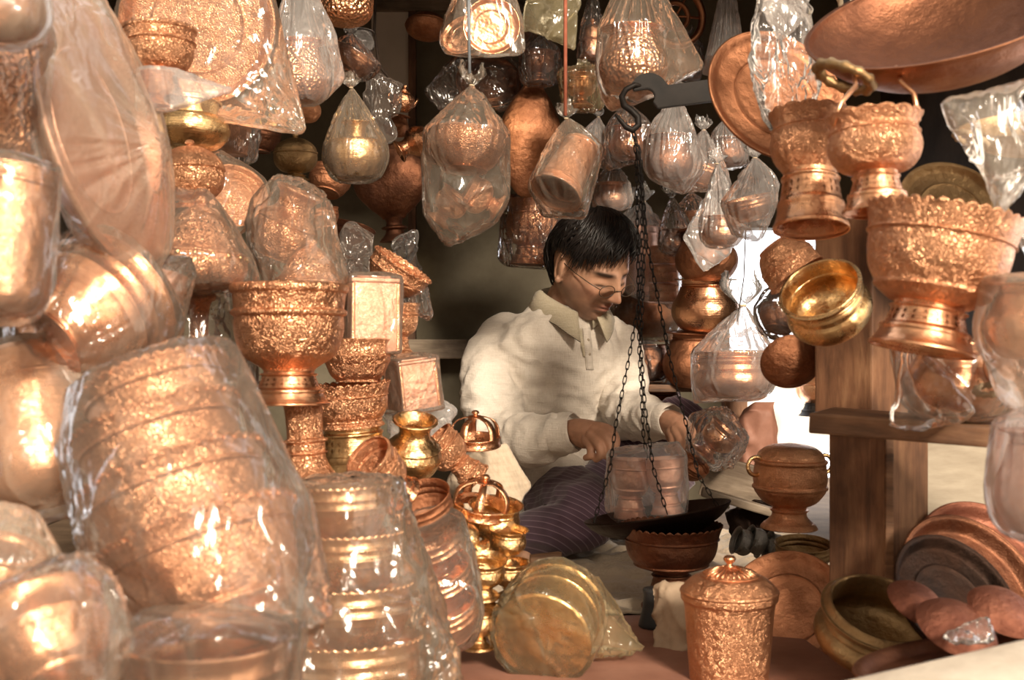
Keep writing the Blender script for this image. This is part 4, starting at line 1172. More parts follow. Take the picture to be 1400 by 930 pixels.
bag('plastic_bag', 'smoky rumpled bag on the shaded heap beside the peaked bag', [([], [(470, 310, 2.5, .02), (506, 330, 2.5, .02), (500, 390, 2.45, .02), (474, 380, 2.45, .02)])], 'film_smoky', .006, 1.05, .007, 26)
bag('plastic_bag', 'clear rumpled scraps under the hanging dark flask', [([], [(540, 330, 2.9, .012), (566, 318, 2.9, .008), (572, 372, 2.85, .01), (540, 364, 2.85, .015)])], 'film_clear', .005, 1.05, .006, 34)
m, nt, out = nmat('cloth_striped')
b_ = N(nt, 'ShaderNodeBsdfPrincipled', Roughness=.9)
w_ = N(nt, 'ShaderNodeTexWave', wave_type='BANDS', bands_direction='X', Scale=18.0, Distortion=1.5)
L(nt, coords(nt, rnd=False), w_.inputs['Vector'])
r_ = ramp(nt, w_.outputs['Fac'], [(.45, (.01, .01, .012)), (.55, (.55, .47, .34))])
L(nt, r_.outputs[0], b_.inputs['Base Color']); L(nt, b_.outputs[0], out.inputs[0])
# ------------------------------------------------------------------ the other side: pans, hanging bowls, timber uprights
put('big_pan', 'pan', (DU,), 1296, 60, 1.6, 372, 'huge copper pan with a cast ring handle slung at the top', 'pan', -20, 27, 0, kw=dict(ring=(math.radians(206), math.radians(26)), rw=.11, mr='brass_dull', ht=-1.0, mi=DK))
put('brass_pan', 'pan', (BD,), 1410, 190, 1.68, 190, 'shallow brass pan with ring handle wedged under the huge pan', 'pan', -10, 16, 0, kw=dict(ring=(math.radians(200),), rw=.13))
bag('plastic_bag', 'pale limp bag hanging over the shallow brass pan', [([], [(1290, 140, 1.45, .008), (1400, 120, 1.45, .02), (1420, 340, 1.45, .02), (1366, 290, 1.43, .01), (1358, 200, 1.43, .01), (1320, 168, 1.44, .008)])], 'film_milky', .0055, 1.05, .006, 18)
put('footed_bowl', 'footed', (EB, PL), 1108, 236, 1.66, 112, 'engraved footed bowl with a dark pierced foot hanging beside the upright', 'bowl', 2, -12, kw=dict(bh=.74, fh=.72, nw=.33, fr=.46, style='round', scal=14))
put('footed_bowl', 'footed', (EB, PL), 1197, 226, 1.47, 132, 'bright engraved footed bowl hung by hooks under the huge pan', 'bowl', -1, -6, kw=dict(bh=.58, fh=.42, nw=.22, fr=.36, style='round', scal=16))
for (pts, l) in (([(1168, 100, 1.49), (1170, 118, 1.47), (1150, 140, 1.46), (1138, 172, 1.455)], 'bent copper hook at the shaded edge of the bright footed bowl'), ([(1225, 92, 1.5), (1232, 112, 1.48), (1250, 128, 1.47), (1256, 165, 1.46)], 'bent copper hook at the sunny edge of the bright footed bowl')):
    cord('copper_hook', l, pts, .0028, 'copper_plain', 'hook')
a = put('footed_bowl', 'footed', (EB, PL), 1276, 388, 1.42, 212, 'largest engraved footed bowl with a toothed rim', 'bowl', 11, -3, kw=dict(bh=.58, fh=.3, nw=.22, fr=.34, style='flare', scal=36))
put('tilted_cup', 'bowl', (E,), 1074, 356, 1.85, 84, 'engraved bowl tipped mouth-down beside the upright', 'bowl', 146, 14, kw=dict(h=.62, rings=1))
put('tilted_pot', 'pot', (BR,), 1132, 420, 1.76, 118, 'polished pot tipped to show its bright inside beside the largest footed bowl', 'pot', -34, 36, kw=dict(h=.6, rim=.49, neck=.44, nk=.16))
put('small_pan', 'pan', (DU,), 1083, 500, 2.0, 84, 'small dull pan hanging bottom-out beside the wide cauldron', 'pan', 4, -62)
v = put('copper_bowl', 'bowl', (DU,), 1066, 438, 2.05, 58, 'dull bowl in a bag above the small hanging pan', 'bowl', 15, -20)
bag('plastic_bag', 'clear bag round the dull bowl above the small hanging pan', [([v], [(1044, 396, 2.05), (1096, 406, 2.05), (1094, 470, 2.05)])], 'film_clear', .005, 1.05, .004, 26)
put('round_tray', 'tray', (BD,), 1304, 286, 1.78, 156, 'dull brass tray leaning behind the largest footed bowl', 'tray', 12, 58, kw=dict(deep=.05))
v = put('belly_pot', 'pot', (PL,), 1304, 520, 1.62, 136, 'belly pot in a folded bag standing on the plank', 'pot', 2, -2, kw=dict(h=.72))
bag('plastic_bag', 'folded bag with a limp flap round the belly pot on the plank', [([v], [(1215, 470, 1.62, .004), (1380, 474, 1.62), (1384, 566, 1.6)]), ([], [(1238, 470, 1.58, .01), (1246, 540, 1.56, .015), (1218, 584, 1.55, .006), (1268, 586, 1.54, .006), (1330, 566, 1.54, .01), (1290, 520, 1.54, .01)])], 'film_milky', .0055, 1.04, .004, 22)
v = put('copper_pot', 'pot', (PL,), 1412, 440, 1.36, 128, 'copper pot in a cloudy bag at the frame edge above the plank', 'pot', 0, 0)
bag('plastic_bag', 'cloudy bag round the copper pot at the frame edge above the plank', [([v], [(1366, 420, 1.34), (1372, 540, 1.34), (1420, 570, 1.34)])], 'film_dusty', .0055, 1.05, .005, 22)
put('hanging_pan', 'pan', (DU,), 1412, 470, 1.5, 150, 'copper pan with a notched ring handle beside the largest footed bowl', 'pan', -60, 10, 0, kw=dict(ring=(math.radians(176),), rw=.17))
v = put('copper_pot', 'pot', (PK,), 1428, 660, 1.32, 130, 'pinkish pot in a creased bag at the frame edge below the plank', 'pot', 0, 0, kw=dict(h=1.1))
bag('plastic_bag', 'creased bag round the pinkish pot at the frame edge below the plank', [([v], [(1376, 586, 1.32), (1400, 560, 1.32), (1386, 700, 1.32), (1430, 730, 1.3)])], 'film_white', .0055, 1.04, .005, 22)

t = empty('timber_upright', P(1190, 700, 1.93)); t.location.z = 0
tag(t, 'old brown timber upright of stacked box sections carrying the plank', 'post')
R = Matrix.Rotation(math.radians(43), 3, 'Z')
zb = P(0, 578, 1.9).z; zt = P(0, 300, 1.9).z
MB().box((.012, 0, zb / 2), (.1, .104, zb), R, .003).build('post_section', 'wood_old', t, smooth=False)
MB().box((-.012, .004, (zb + zt) / 2), (.098, .096, zt - zb), R, .003).build('post_section', 'wood_old', t, smooth=False)
MB().box((-.004, -.002, zb - .004), (.104, .106, .016), R, .002).build('cross_batten', 'wood_old', t, smooth=False)
MB().box((.006, -.0745, zb / 2), (.012, .008, zb - .02), None, .002).build('edge_strip', 'wood_flat', t, smooth=False)
o = MB().box((0, 0, 0), (.34, .16, .026), bevel=.003).build('wooden_plank', 'wood_flat', smooth=False)
o.location = P(1308, 588, 1.66); o.rotation_euler = (0, math.radians(3), math.radians(-24))
tag(o, 'brown wooden plank resting against the timber upright under the belly pot', 'plank')
o = MB().box((0, 0, 0), (.3, .014, .16), bevel=.003).build('grey_board', 'panel_grey', smooth=False)
o.location = P(1356, 658, 1.98); o.rotation_euler = (0, 0, math.radians(-8))
tag(o, 'pale weathered board standing below the plank behind dark plates', 'board')

put('round_urn', 'urn', (EF, 'brass_plain'), 1080, 664, 2.15, 102, 'round copper urn with brass ring handles beside the timber upright', 'urn', 1, 2, 20)
put('brass_bowl', 'bowl', (BD,), 1098, 762, 2.25, 78, 'dark brass bowl on the floor under the round urn', 'bowl', 0, 10, kw=dict(h=.5))
put('serving_tray', 'tray', (DU,), 1076, 832, 2.05, 168, 'reddish copper tray leaning behind the lidded jar', 'tray', -28, 52, kw=dict(deep=.03))
put('lidded_jar', 'jar', (EF, PL), 997, 850, 1.78, 134, 'engraved copper jar with domed fluted lid and knob', 'jar', 0, 2)
put('brass_basin', 'pot', (BD,), 1196, 866, 1.74, 164, 'dull brass basin with a broad rim below the timber upright', 'basin', 8, 27, kw=dict(h=.42, rim=.5, neck=.42, nk=.2))
g = 'big plates leaning under the plank'
put('iron_plate', 'tray', ('iron_plate',), 1305, 822, 1.66, 196, 'dark sooty plate in front of the leaning plates', 'plate', 30, 46, 0, g, kw=dict(deep=.08))
put('iron_plate', 'tray', (DK,), 1330, 812, 1.76, 232, 'copper-edged plate in the middle of the leaning plates', 'plate', 30, 48, 0, g, kw=dict(deep=.08))
put('iron_plate', 'tray', ('copper_rust',), 1362, 806, 1.88, 262, 'reddish plate rearmost of the leaning plates', 'plate', 30, 48, 0, g, kw=dict(deep=.06))
g = 'little rust-red dishes in front of the leaning plates'
for x, y, d, w, r, p, l in [(1258, 818, 1.56, 86, 22, 24, 'rust-red dish beside the brass basin rim'), (1314, 850, 1.48, 116, 16, 22, 'rust-red dish lying lowest, nearest the pale ledge'), (1376, 828, 1.5, 100, 16, 24, 'rust-red dish under the sooty plate at the frame edge')]:
    put('small_dish', 'pan', ('copper_rust',), x, y, d, w, l, 'dish', r, -150, 0, g)
bag('plastic_bag', 'small glinting film scrap between the red dishes and the ledge', [([], [(1290, 872, 1.42, .004), (1346, 848, 1.42, .006), (1358, 876, 1.4, .004), (1322, 880, 1.4, .004)])], 'film_clear', .004, 1.05, .004, 40)
put('broad_pan', 'tray', (DK,), 1320, 912, 1.42, 300, 'broad brown pan lying between the basin and the pale ledge', 'pan', -8, -2, kw=dict(deep=.05))
o = MB().box((0, 0, 0), (.5, .16, .12), bevel=.02)
o = o.build('stone_ledge', 'plaster'); o.location = P(1400, 1006, 1.14); o.rotation_euler = (0, math.radians(-9), math.radians(12))
tag(o, 'pale sunlit masonry ledge at the lowest corner of the shop front', 'ledge')
o = MB().box((0, 0, 0), (.56, .54, .02), bevel=.004).build('red_board', 'board_red', smooth=False)
o.location = (P(860, 0, 2.0).x, 1.92, .012); o.rotation_euler = (0, 0, .1)
tag(o, 'flat reddish board on the floor under the jar and the scale stand', 'board')
o = bag('paper_wrap', 'crumpled brown paper standing beside the engraved jar', [([], [(893, 800, 2.0, .006), (930, 806, 1.98, .012), (946, 850, 1.96, .02), (940, 922, 1.96, .02), (902, 916, 1.96, .006), (912, 860, 1.98, .008)])], 'paper', .0045, 1.05, .01, 34, cat='paper')
MB_ = MB()
st = empty('weight_block', P(897, 878, 2.1)); st.location.z = .022
tag(st, 'black tapered block standing under the copper pedestal bowl', 'block')
MB().lathe(sm([(0, 0), (.026, 0), (.027, .01, 1), (.022, .03), (.02, .05), (.02, .062), (0, .062)]), 24).build('block_side', 'black_plastic', st)

# mat of sacking and floor clutter
vs = []; fs = []
nx, ny = 110, 90
for j in range(ny):
    for i in range(nx):
        u, v = i / (nx - 1), j / (ny - 1)
        x = -.1 + .78 * u + .03 * noise.noise(Vector((v * 6, 3, 0))) * (1 if u in (0, 1) else 0)
        y = 2.24 + .95 * v + .05 * noise.noise(Vector((u * 7, 0, 1)))
        h = .012 + .03 * abs(noise.noise(Vector((x * 7, y * 12, 0)))) + .012 * noise.noise(Vector((x * 26, y * 36, 5))) + .02 * max(0, noise.noise(Vector((x * 3, y * 4, 9))))
        vs.append((x, y, max(h, .004)))
for j in range(ny - 1):
    for i in range(nx - 1):
        a = j * nx + i
        fs.append((a, a + 1, a + nx + 1, a + nx))
o = add_mesh('sacking_mat', vs, fs, 'burlap')
md = o.modifiers.new('t', 'SOLIDIFY'); md.thickness = .006
tag(o, 'rumpled pale sacking mat spread under the seated man', 'mat')
o = MB().tube([(-.03, 0, 0), (-.028, 0, 0), (.028, .01, .004), (.034, .01, .004)], [.011, .0135, .0135, .012], 14).build('wood_stub', 'wood_flat')
o.location = P(745, 761, 2.62); o.location.z = .04; tag(o, 'short round wooden stub lying on the mat by the knee', 'wood stub')
o = MB().box((0, 0, 0), (.13, .016, .085), bevel=.003).build('wooden_tray', 'wood_grey', smooth=False); o.location = P(1006, 660, 2.6); o.rotation_euler = (0, math.radians(14), -.2)
tag(o, 'worn wooden board propped behind the scale pan', 'board')
o = MB().box((0, 0, 0), (.17, .03, .016), bevel=.003).build('tool_bar', 'wood_grey', smooth=False); o.location = P(1020, 690, 2.45); o.rotation_euler = (0, math.radians(16), -.1)
tag(o, 'grey flat bar lying sloped beside the propped board', 'bar')
o = bag('tool_bundle', 'dark metal offcuts heaped behind the small bright cups', [([], [(1000, 700, 2.5, .015), (1040, 690, 2.5, .02), (1060, 720, 2.5, .02), (1010, 730, 2.5, .02)])], 'iron_plate', .004, 1.05, .008, 50, cat='scrap')
for x, y, l in ((1022, 744, 'small bright cup lying on its side nearest the scale pan'), (1040, 742, 'small bright cup lying on its side beside the first, nearer the upright'), (1066, 750, 'small bright cup lying under the round urn')):
    put('tin_cup', 'cup', ('tin_grey',), x, y, 2.35, 40, l, 'cup', -70, 10, 0, 'small bright cups on the mat')
v = put('copper_cup', 'cup', (PL,), 978, 604, 2.55, 54, 'copper cup in a shiny crinkled bag beside the man\'s far hand', 'cup', 40, 10)
bag('plastic_bag', 'very shiny crinkled bag beside the man\'s far hand', [([v], [(948, 566, 2.55, .01), (992, 560, 2.55, .006), (1018, 600, 2.55, .006), (1000, 640, 2.52, .01), (954, 632, 2.52, .01)])], 'film_clear', .004, 1.05, .007, 42, pin=[(992, 560, 2.55, .08)])
put('dark_bowl', 'bowl', (DU,), 946, 642, 2.5, 42, 'small dark cup under the man\'s far hand', 'cup', 30, 30)
o = bag('red_bundle', 'reddish wrapped bundle standing beside the bright opening', [([], [(1020, 560, 2.8, .03), (1050, 560, 2.8, .03), (1056, 640, 2.8, .03), (1020, 650, 2.8, .03)])], 'board_red', .006, 1.05, .004, 20, cat='bundle')
o = MB().box((0, 0, 0), (.05, .05, .22), bevel=.004).build('stool_post', 'wood_old', smooth=False); o.location = P(1004, 590, 2.9)
tag(o, 'dark wooden stool post behind the shiny bag', 'post')
o = bag('striped_cloth', 'black and cream striped cloth stuffed behind the huge pan', [([], [(1150, -20, 2.0, .02), (1262, -20, 2.0, .02), (1252, 34, 2.0, .015), (1168, 36, 2.0, .015)])], 'cloth_striped', .005, 1.05, .005, 18, cat='cloth')
# beyond the opening
put('outdoor_pot', 'footed', (PL, 'iron_black'), 1116, 540, 4.6, 60, 'pot standing outside in the bright opening', 'pot', 0, 0)
o = MB().box((0, 0, 0), (1.2, .4, .3)).build('trim_4', 'outdoor_wall', smooth=False); o.location = (1.0, 5.2, .2); structure(o)

# ------------------------------------------------------------------ the hanging balance
D = 2.25
def flat(name, outline, d, th, mat, parent, origin):
    bm = bmesh.new()
    vv = [bm.verts.new(P(x, y, d) - origin - Vector((0, th / 2, 0))) for x, y in outline]
    f = bm.faces.new(vv)
    r = bmesh.ops.extrude_face_region(bm, geom=[f])
    bmesh.ops.translate(bm, verts=[e for e in r['geom'] if isinstance(e, bmesh.types.BMVert)], vec=(0, th, 0))
    bmesh.ops.recalc_face_normals(bm, faces=bm.faces[:])
    bmesh.ops.bevel(bm, geom=bm.edges[:], offset=.0012, segments=2, affect='EDGES')
    bm.verts.index_update()
    o = add_mesh(name, [v.co for v in bm.verts], [[v.index for v in f.verts] for f in bm.faces], mat, parent, smooth=False)
    bm.free()
    return o
org = P(868, 180, D)
sc = empty('balance_scale', org); tag(sc, 'iron balance with a hooked beam and long chains holding a dark pan', 'scale')
def arc(cx, cy, r, a0, a1, n=10):
    return [(cx + r * math.cos(math.radians(a0 + (a1 - a0) * k / (n - 1))), cy + r * math.sin(math.radians(a0 + (a1 - a0) * k / (n - 1)))) for k in range(n)]
out = [(1004, 104), (1004, 135)] + [(985, 138), (899, 149)] + arc(884, 133, 11, 40, -110, 9)[0:] + [(866, 125), (864, 116)] + arc(887, 126, 26, 205, 318, 10) + [(913, 117), (985, 107)]
flat('beam', out, D, .012, 'iron_black', sc, org)
MB().tube([P(x, y, D + dy) - org for x, y, dy in [(880, 118, 0), (868, 116, -.008), (856, 122, -.008), (850, 132, -.006), (853, 144, -.004), (863, 151, 0), (872, 160, 0), (873, 171, 0), (865, 178, 0), (856, 174, 0), (848, 164, 0), (841, 156, 0)]],
          [.003, .0045, .005, .0055, .006, .006, .006, .006, .006, .005, .004, .002], 10).build('swivel_hook', 'iron_black', sc)
def chain(pts, llen=.0125, wire=.0009, wide=.0027):
    pts = [P(*p) for p in pts]
    m = MB()
    pos = 0.0; seg = 0
    segs = [(pts[i], pts[i + 1]) for i in range(len(pts) - 1)]
    tot = sum((b - a).length for a, b in segs)
    n = int(tot / llen)
    def at(t):
        for a, b in segs:
            l = (b - a).length
            if t <= l:
                return a.lerp(b, t / l), (b - a).normalized()
            t -= l
        return segs[-1][1].copy(), (segs[-1][1] - segs[-1][0]).normalized()
    for k in range(n):
        c, dr = at((k + .5) * tot / n)
        u = Vector((0, 1, 0)) if k % 2 else Vector((1, 0, 0))
        u = (u - dr * u.dot(dr)).normalized()
        if random.random() < .5:
            u = (u + .5 * dr.cross(u)).normalized()
        h = llen * .64
        ring = []
        for q in range(14):
            a = 2 * PI * q / 14
            ca, sa = math.cos(a), math.sin(a)
            ring.append(c - org + dr * (h * (abs(sa) ** .7) * (1 if sa > 0 else -1)) + u * (wide * (abs(ca) ** .8) * (1 if ca > 0 else -1)))
        m.tube(ring, wire, 5, closed=True)
    return m
paths = [[(865, 178, D), (872, 205, D), (878, 300, D), (876, 400, D - .01), (858, 500, D - .03), (842, 580, D - .04), (834, 640, D - .05), (812, 714, D - .05)],
         [(865, 180, D), (873, 210, D), (882, 320, D - .01), (876, 470, D - .03), (882, 560, D - .06), (893, 640, D - .09), (912, 702, D - .11)],
         [(866, 180, D), (875, 210, D), (884, 330, D), (898, 400, D + .01), (918, 500, D + .02), (938, 580, D + .02), (955, 650, D + .01), (982, 694, D)],
         [(866, 179, D), (870, 215, D + .01), (872, 330, D + .02), (874, 480, D + .06), (880, 600, D + .09), (900, 690, D + .1)]]
for p in paths:
    chain(p).build('chain', 'iron_black', sc)
pr = S(100, D)
R = Matrix.Rotation(math.radians(-9), 4, 'Y') @ Matrix.Rotation(math.radians(-3), 4, 'X')
pc = P(902, 722, D) - org
prof = sm([(0, 0), (.4, .03), (.75, .13), (.93, .25), (1.0, .34), (1.01, .345), (1.0, .365), (.92, .28), (.74, .16), (.4, .06), (0, .03)], 5)
MB().lathe([(r * pr, (z - .13) * pr) for r, z in prof], 72, M=Matrix.Translation(pc) @ R).build('pan', 'iron_plate', sc)
put('pedestal_bowl', 'footed', (DK, DK), 918, 775, 2.2, 138, 'dark copper pedestal bowl standing under the scale pan', 'bowl', 0, 2, kw=dict(bh=.44, fh=.36, nw=.17, fr=.3, style='flare', scal=40))
a = put('engraved_bowl', 'footed', (PK, PK), 862, 668, 2.36, 62, 'engraved bowl standing in the zip bag on the scale, nearest the man\'s knee', 'bowl', 2, 0, kw=dict(bh=.8, fh=.5, style='flare'))
b = put('engraved_bowl', 'footed', (PK, PK), 910, 664, 2.34, 58, 'engraved bowl standing in the zip bag on the scale, nearest the shiny bag', 'bowl', -4, 0, 30, kw=dict(bh=.8, fh=.5, style='flare'))
o = bag('zip_bag', 'clear zip bag with two engraved bowls on the scale pan', [([a, b], [(832, 616, 2.36, .008), (924, 606, 2.36, .008), (937, 690, 2.33, .01), (832, 690, 2.33, .01)])], 'film_white', .0042, 1.04, .003, 34)
# ------------------------------------------------------------------ the seated man
weave('linen_collar', (0.42, 0.36, 0.25), (0.6, 0.53, 0.4), 380.0)
solid('hair_black', (0.004, 0.0035, 0.0035), (0.02, 0.015, 0.013), 0.42, 40.0, bump=0.2, dist=.001, spec=.5)
solid('frame_bronze', (0.05, 0.03, 0.02), (0.09, 0.055, 0.03), 0.3, 40.0, bump=0.05, spec=.6)
solid('button', (0.3, 0.24, 0.17), (0.42, 0.35, 0.26), 0.4, 40.0, bump=.05)
m, nt, out = nmat('skin')
b_ = N(nt, 'ShaderNodeBsdfPrincipled', Roughness=.48)
b_.inputs['Subsurface Weight'].default_value = .08
b_.inputs['Subsurface Radius'].default_value = (.012, .005, .003)
b_.inputs['Specular IOR Level'].default_value = .4
at_ = N(nt, 'ShaderNodeAttribute', attribute_name='complexion')
nz_ = N(nt, 'ShaderNodeTexNoise', Scale=45.0, Detail=5.0)
L(nt, coords(nt, rnd=False), nz_.inputs['Vector'])
rr_ = ramp(nt, nz_.outputs['Fac'], [(.3, (.82, .8, .78)), (.7, (1.12, 1.1, 1.08))])
L(nt, mixc(nt, 1.0, at_.outputs['Color'], rr_.outputs[0], 'MULTIPLY'), b_.inputs['Base Color'])
nz2_ = N(nt, 'ShaderNodeTexNoise', Scale=260.0, Detail=3.0)
L(nt, coords(nt, rnd=False), nz2_.inputs['Vector'])
bp_ = N(nt, 'ShaderNodeBump', Strength=.25, Distance=.0012)
L(nt, nz2_.outputs['Fac'], bp_.inputs['Height']); L(nt, bp_.outputs[0], b_.inputs['Normal'])
L(nt, b_.outputs[0], out.inputs[0])
m, nt, out = nmat('lens_glass')
tr_ = N(nt, 'ShaderNodeBsdfTransparent', Color=(.93, .92, .9, 1)); gl_ = N(nt, 'ShaderNodeBsdfGlossy', Roughness=.03)
fr_ = N(nt, 'ShaderNodeFresnel', IOR=1.5); mx_ = N(nt, 'ShaderNodeMixShader')
L(nt, fr_.outputs[0], mx_.inputs[0]); L(nt, tr_.outputs[0], mx_.inputs[1]); L(nt, gl_.outputs[0], mx_.inputs[2]); L(nt, mx_.outputs[0], out.inputs[0])
m, nt, out = nmat('trouser_stripe')
b_ = N(nt, 'ShaderNodeBsdfPrincipled', Roughness=.9); b_.inputs['Sheen Weight'].default_value = .25; b_.inputs['Specular IOR Level'].default_value = .15
tc_ = N(nt, 'ShaderNodeAttribute', attribute_name='stripe')
wv_ = N(nt, 'ShaderNodeMath', operation='FRACT')
L(nt, tc_.outputs['Fac'], wv_.inputs[0])
st_ = ramp(nt, wv_.outputs[0], [(.0, (.2, .145, .165)), (.07, (.19, .14, .16)), (.16, (.095, .06, .078)), (.92, (.085, .054, .07)), (1.0, (.2, .145, .165))])
nn_ = N(nt, 'ShaderNodeTexNoise', Scale=9.0, Detail=4.0); L(nt, coords(nt, rnd=False), nn_.inputs['Vector'])
r2_ = ramp(nt, nn_.outputs['Fac'], [(.3, (.6, .58, .62)), (.7, (1.35, 1.3, 1.4))])
L(nt, mixc(nt, 1.0, st_.outputs[0], r2_.outputs[0], 'MULTIPLY'), b_.inputs['Base Color']); L(nt, b_.outputs[0], out.inputs[0])

man = empty('person', P(760, 760, 3.02)); man.location.z = .02
tag(man, 'person with glasses in a cream linen shirt and striped trousers seated at the scale', 'person')
O = man.location.copy()

def limb(mb, pts, seg=18, sy=1.0):
    """tapered limb through (point, radius) joints, rounded at both ends"""
    p = [Vector(a) for a, r in pts]; rr = [r for a, r in pts]
    P2 = []; R2 = []
    n = len(p)
    for i in range(n - 1):
        a, b, c, d = p[max(i - 1, 0)], p[i], p[i + 1], p[min(i + 2, n - 1)]
        for k in range(6):
            t = k / 6
            P2.append(.5 * (2 * b + (c - a) * t + (2 * a - 5 * b + 4 * c - d) * t * t + (3 * b - a - 3 * c + d) * t ** 3))
            R2.append(rr[i] + (rr[i + 1] - rr[i]) * (t * t * (3 - 2 * t)))
    P2.append(p[-1]); R2.append(rr[-1])
    t0 = (P2[1] - P2[0]).normalized(); t1 = (P2[-1] - P2[-2]).normalized()
    A = []; AR = []
    for k in (3, 2, 1):
        x = k / 3.2
        A.append(P2[0] - t0 * R2[0] * x); AR.append(R2[0] * math.sqrt(max(1 - x * x, .02)))
    B = []; BR = []
    for k in (1, 2, 3):
        x = k / 3.2
        B.append(P2[-1] + t1 * R2[-1] * x); BR.append(R2[-1] * math.sqrt(max(1 - x * x, .02)))
    mb.tube(A + P2 + B, AR + R2 + BR, seg)
    return mb

def rings(mb, rs, f, seg=40):
    """stacked oval sections: (centre, half width, half depth); f is the way the chest faces"""
    side = Vector((-f.y, f.x, 0)).normalized()
    rows = []; vs = []; fs = []
    for c, a, b in rs:
        rows.append([len(vs) + k for k in range(seg)])
        for k in range(seg):
            t = 2 * PI * k / seg
            ca, sa = math.cos(t), math.sin(t)
            vs.append(Vector(c) + side * a * math.copysign(abs(ca) ** .85, ca) + f * b * math.copysign(abs(sa) ** .9, sa))
    for i in range(len(rows) - 1):
        for k in range(seg):
            k2 = (k + 1) % seg
            fs.append((rows[i][k], rows[i][k2], rows[i + 1][k2], rows[i + 1][k]))
    fs.append(tuple(reversed(rows[0]))); fs.append(tuple(rows[-1]))
    mb.add(vs, fs)
    return mb

fw = Vector((math.sin(math.radians(24)), -math.cos(math.radians(24)), 0))
TOR = [((748, 716, 3.1), .165, .135), ((744, 690, 3.1), .168, .138), ((744, 640, 3.1), .166, .135), ((750, 570, 3.1), .165, .128), ((755, 510, 3.07), .168, .122), ((757, 472, 3.05), .166, .114),
       ((758, 456, 3.045), .152, .1), ((762, 442, 3.04), .128, .088), ((768, 430, 3.035), .098, .076), ((776, 420, 3.03), .07, .066)]
RA = [((690, 470, 3.03), .066), ((672, 525, 2.98), .068), ((684, 596, 2.9), .066), ((725, 603, 2.8), .054), ((764, 594, 2.72), .041)]
LA = [((832, 468, 3.13), .06), ((850, 520, 3.07), .056), ((858, 566, 2.98), .054), ((884, 572, 2.89), .047), ((902, 576, 2.82), .036)]
J = lambda q: P(*q)

# ---- head, in its own axes: x to his left, y back, z up; metres from the middle of the head
HR = Matrix.Rotation(math.radians(39), 3, 'Z') @ Matrix.Rotation(math.radians(30), 3, 'X') @ Matrix.Rotation(math.radians(-4), 3, 'Y')
HC = P(808, 366, 2.97)
HS = 1.0

def gs(x, z, cx, cz, sx, sz):
    return np.exp(-((x - cx) / sx) ** 2 - ((z - cz) / sz) ** 2)

def head_points(n, feat=True):
    n = np.asarray(n, float)
    x, y, z = n[:, 0], n[:, 1], n[:, 2]
    px = .076 * np.sign(x) * np.abs(x) ** .95
    py = np.where(y > 0, .1 * y, -.088 * np.abs(y) ** .82)
    pz = np.where(z > 0, .113 * z, -.121 * np.abs(z) ** .96)
    t = np.clip(-pz / .12, 0, 1)
    px = px * (1 - .22 * t ** 2)
    py = np.where(py > 0, py * (1 - .5 * t), py * (1 - .04 * t))
    px = px * (1 + .05 * np.clip(pz / .1, 0, 1) * (py > 0))
    px = px * (1 - .07 * np.exp(-((pz - .03) / .03) ** 2) * (py < -.03))
    if feat:
        w = np.clip((-y - .12) / .4, 0, 1); w = w * w * (3 - 2 * w)
        d = np.zeros_like(px)
        ax = np.abs(px)
        for a, cx, cz, sx, sz in ((.012, 0, .014, .011, .022), (.016, 0, -.006, .0105, .016), (.027, 0, -.0225, .0125, .012), (.012, 0, -.031, .011, .007)):
            d += a * gs(px, pz, cx, cz, sx, sz)
        d += .012 * gs(ax, pz, .0145, -.0285, .0075, .008)
        d -= .013 * gs(ax, pz, .033, .006, .018, .012)
        d += .0085 * gs(ax, pz, .032, .004, .0135, .0085)
        d -= .003 * gs(ax, pz, .032, -.0035, .014, .0022)
        d += .006 * gs(ax, pz, .03, .026, .024, .008)
        d += .006 * gs(ax, pz, .045, -.022, .018, .016)
        d -= .004 * gs(ax, pz, .03, -.048, .01, .02)
        d += .006 * gs(px, pz, 0, -.058, .026, .018)
        d += .0065 * gs(px, pz, 0, -.0525, .02, .0042)
        d += .0075 * gs(px, pz, 0, -.0645, .018, .005)
        d -= .005 * gs(px, pz, 0, -.0585, .026, .0022)
        d -= .0025 * gs(px, pz, 0, -.044, .004, .007)
        d -= .004 * gs(px, pz, 0, -.0755, .02, .005)
        d += .0105 * gs(px, pz, 0, -.096, .024, .016)
        py = py - d * w
    return np.stack([px, py, pz], 1) * HS

def to_world(p):
    return np.asarray(p) @ np.array(HR).T + np.array(HC)

U, V_ = 220, 170
g_ = []
for j in range(V_ + 1):
    ph = PI * j / V_
    for i in range(U):
        a = 2 * PI * i / U
        g_.append((math.sin(ph) * math.cos(a), math.sin(ph) * math.sin(a), math.cos(ph)))
hp = to_world(head_points(np.array(g_)))
hf = []
for j in range(V_):
    for i in range(U):
        i2 = (i + 1) % U
        hf.append((j * U + i, (j + 1) * U + i, (j + 1) * U + i2, j * U + i2))
body = MB()
body.add([Vector(v) for v in hp], hf)
hm = lambda v: HC + HR @ Vector(v)
for s in (-1, 1):
    M = Matrix.Translation(HC) @ HR.to_4x4() @ Matrix.Translation((s * .073, .012, -.004)) @ Matrix.Rotation(s * .35, 4, 'Z') @ Matrix.Rotation(-.2, 4, 'X')
    body.ball((0, 0, 0), 1, 16, 10)
    k = len(body.v); nb = 16 * 9 + 2
    for q in range(k - nb, k):
        v = Vector(body.v[q]); body.v[q] = tuple(M @ Vector((v.x * .007 + s * .003, v.y * .017, v.z * .029)))
    body.tube([M @ Vector((s * .008, .017 * math.cos(t) * (1 if math.cos(t) > 0 else .8), .029 * math.sin(t) + .002)) for t in [-2.2 + 4.6 * q / 15 for q in range(16)]], .0042, 8)
    body.ball(M @ Vector((s * .006, -.004, -.028)), .008, 10, 8)
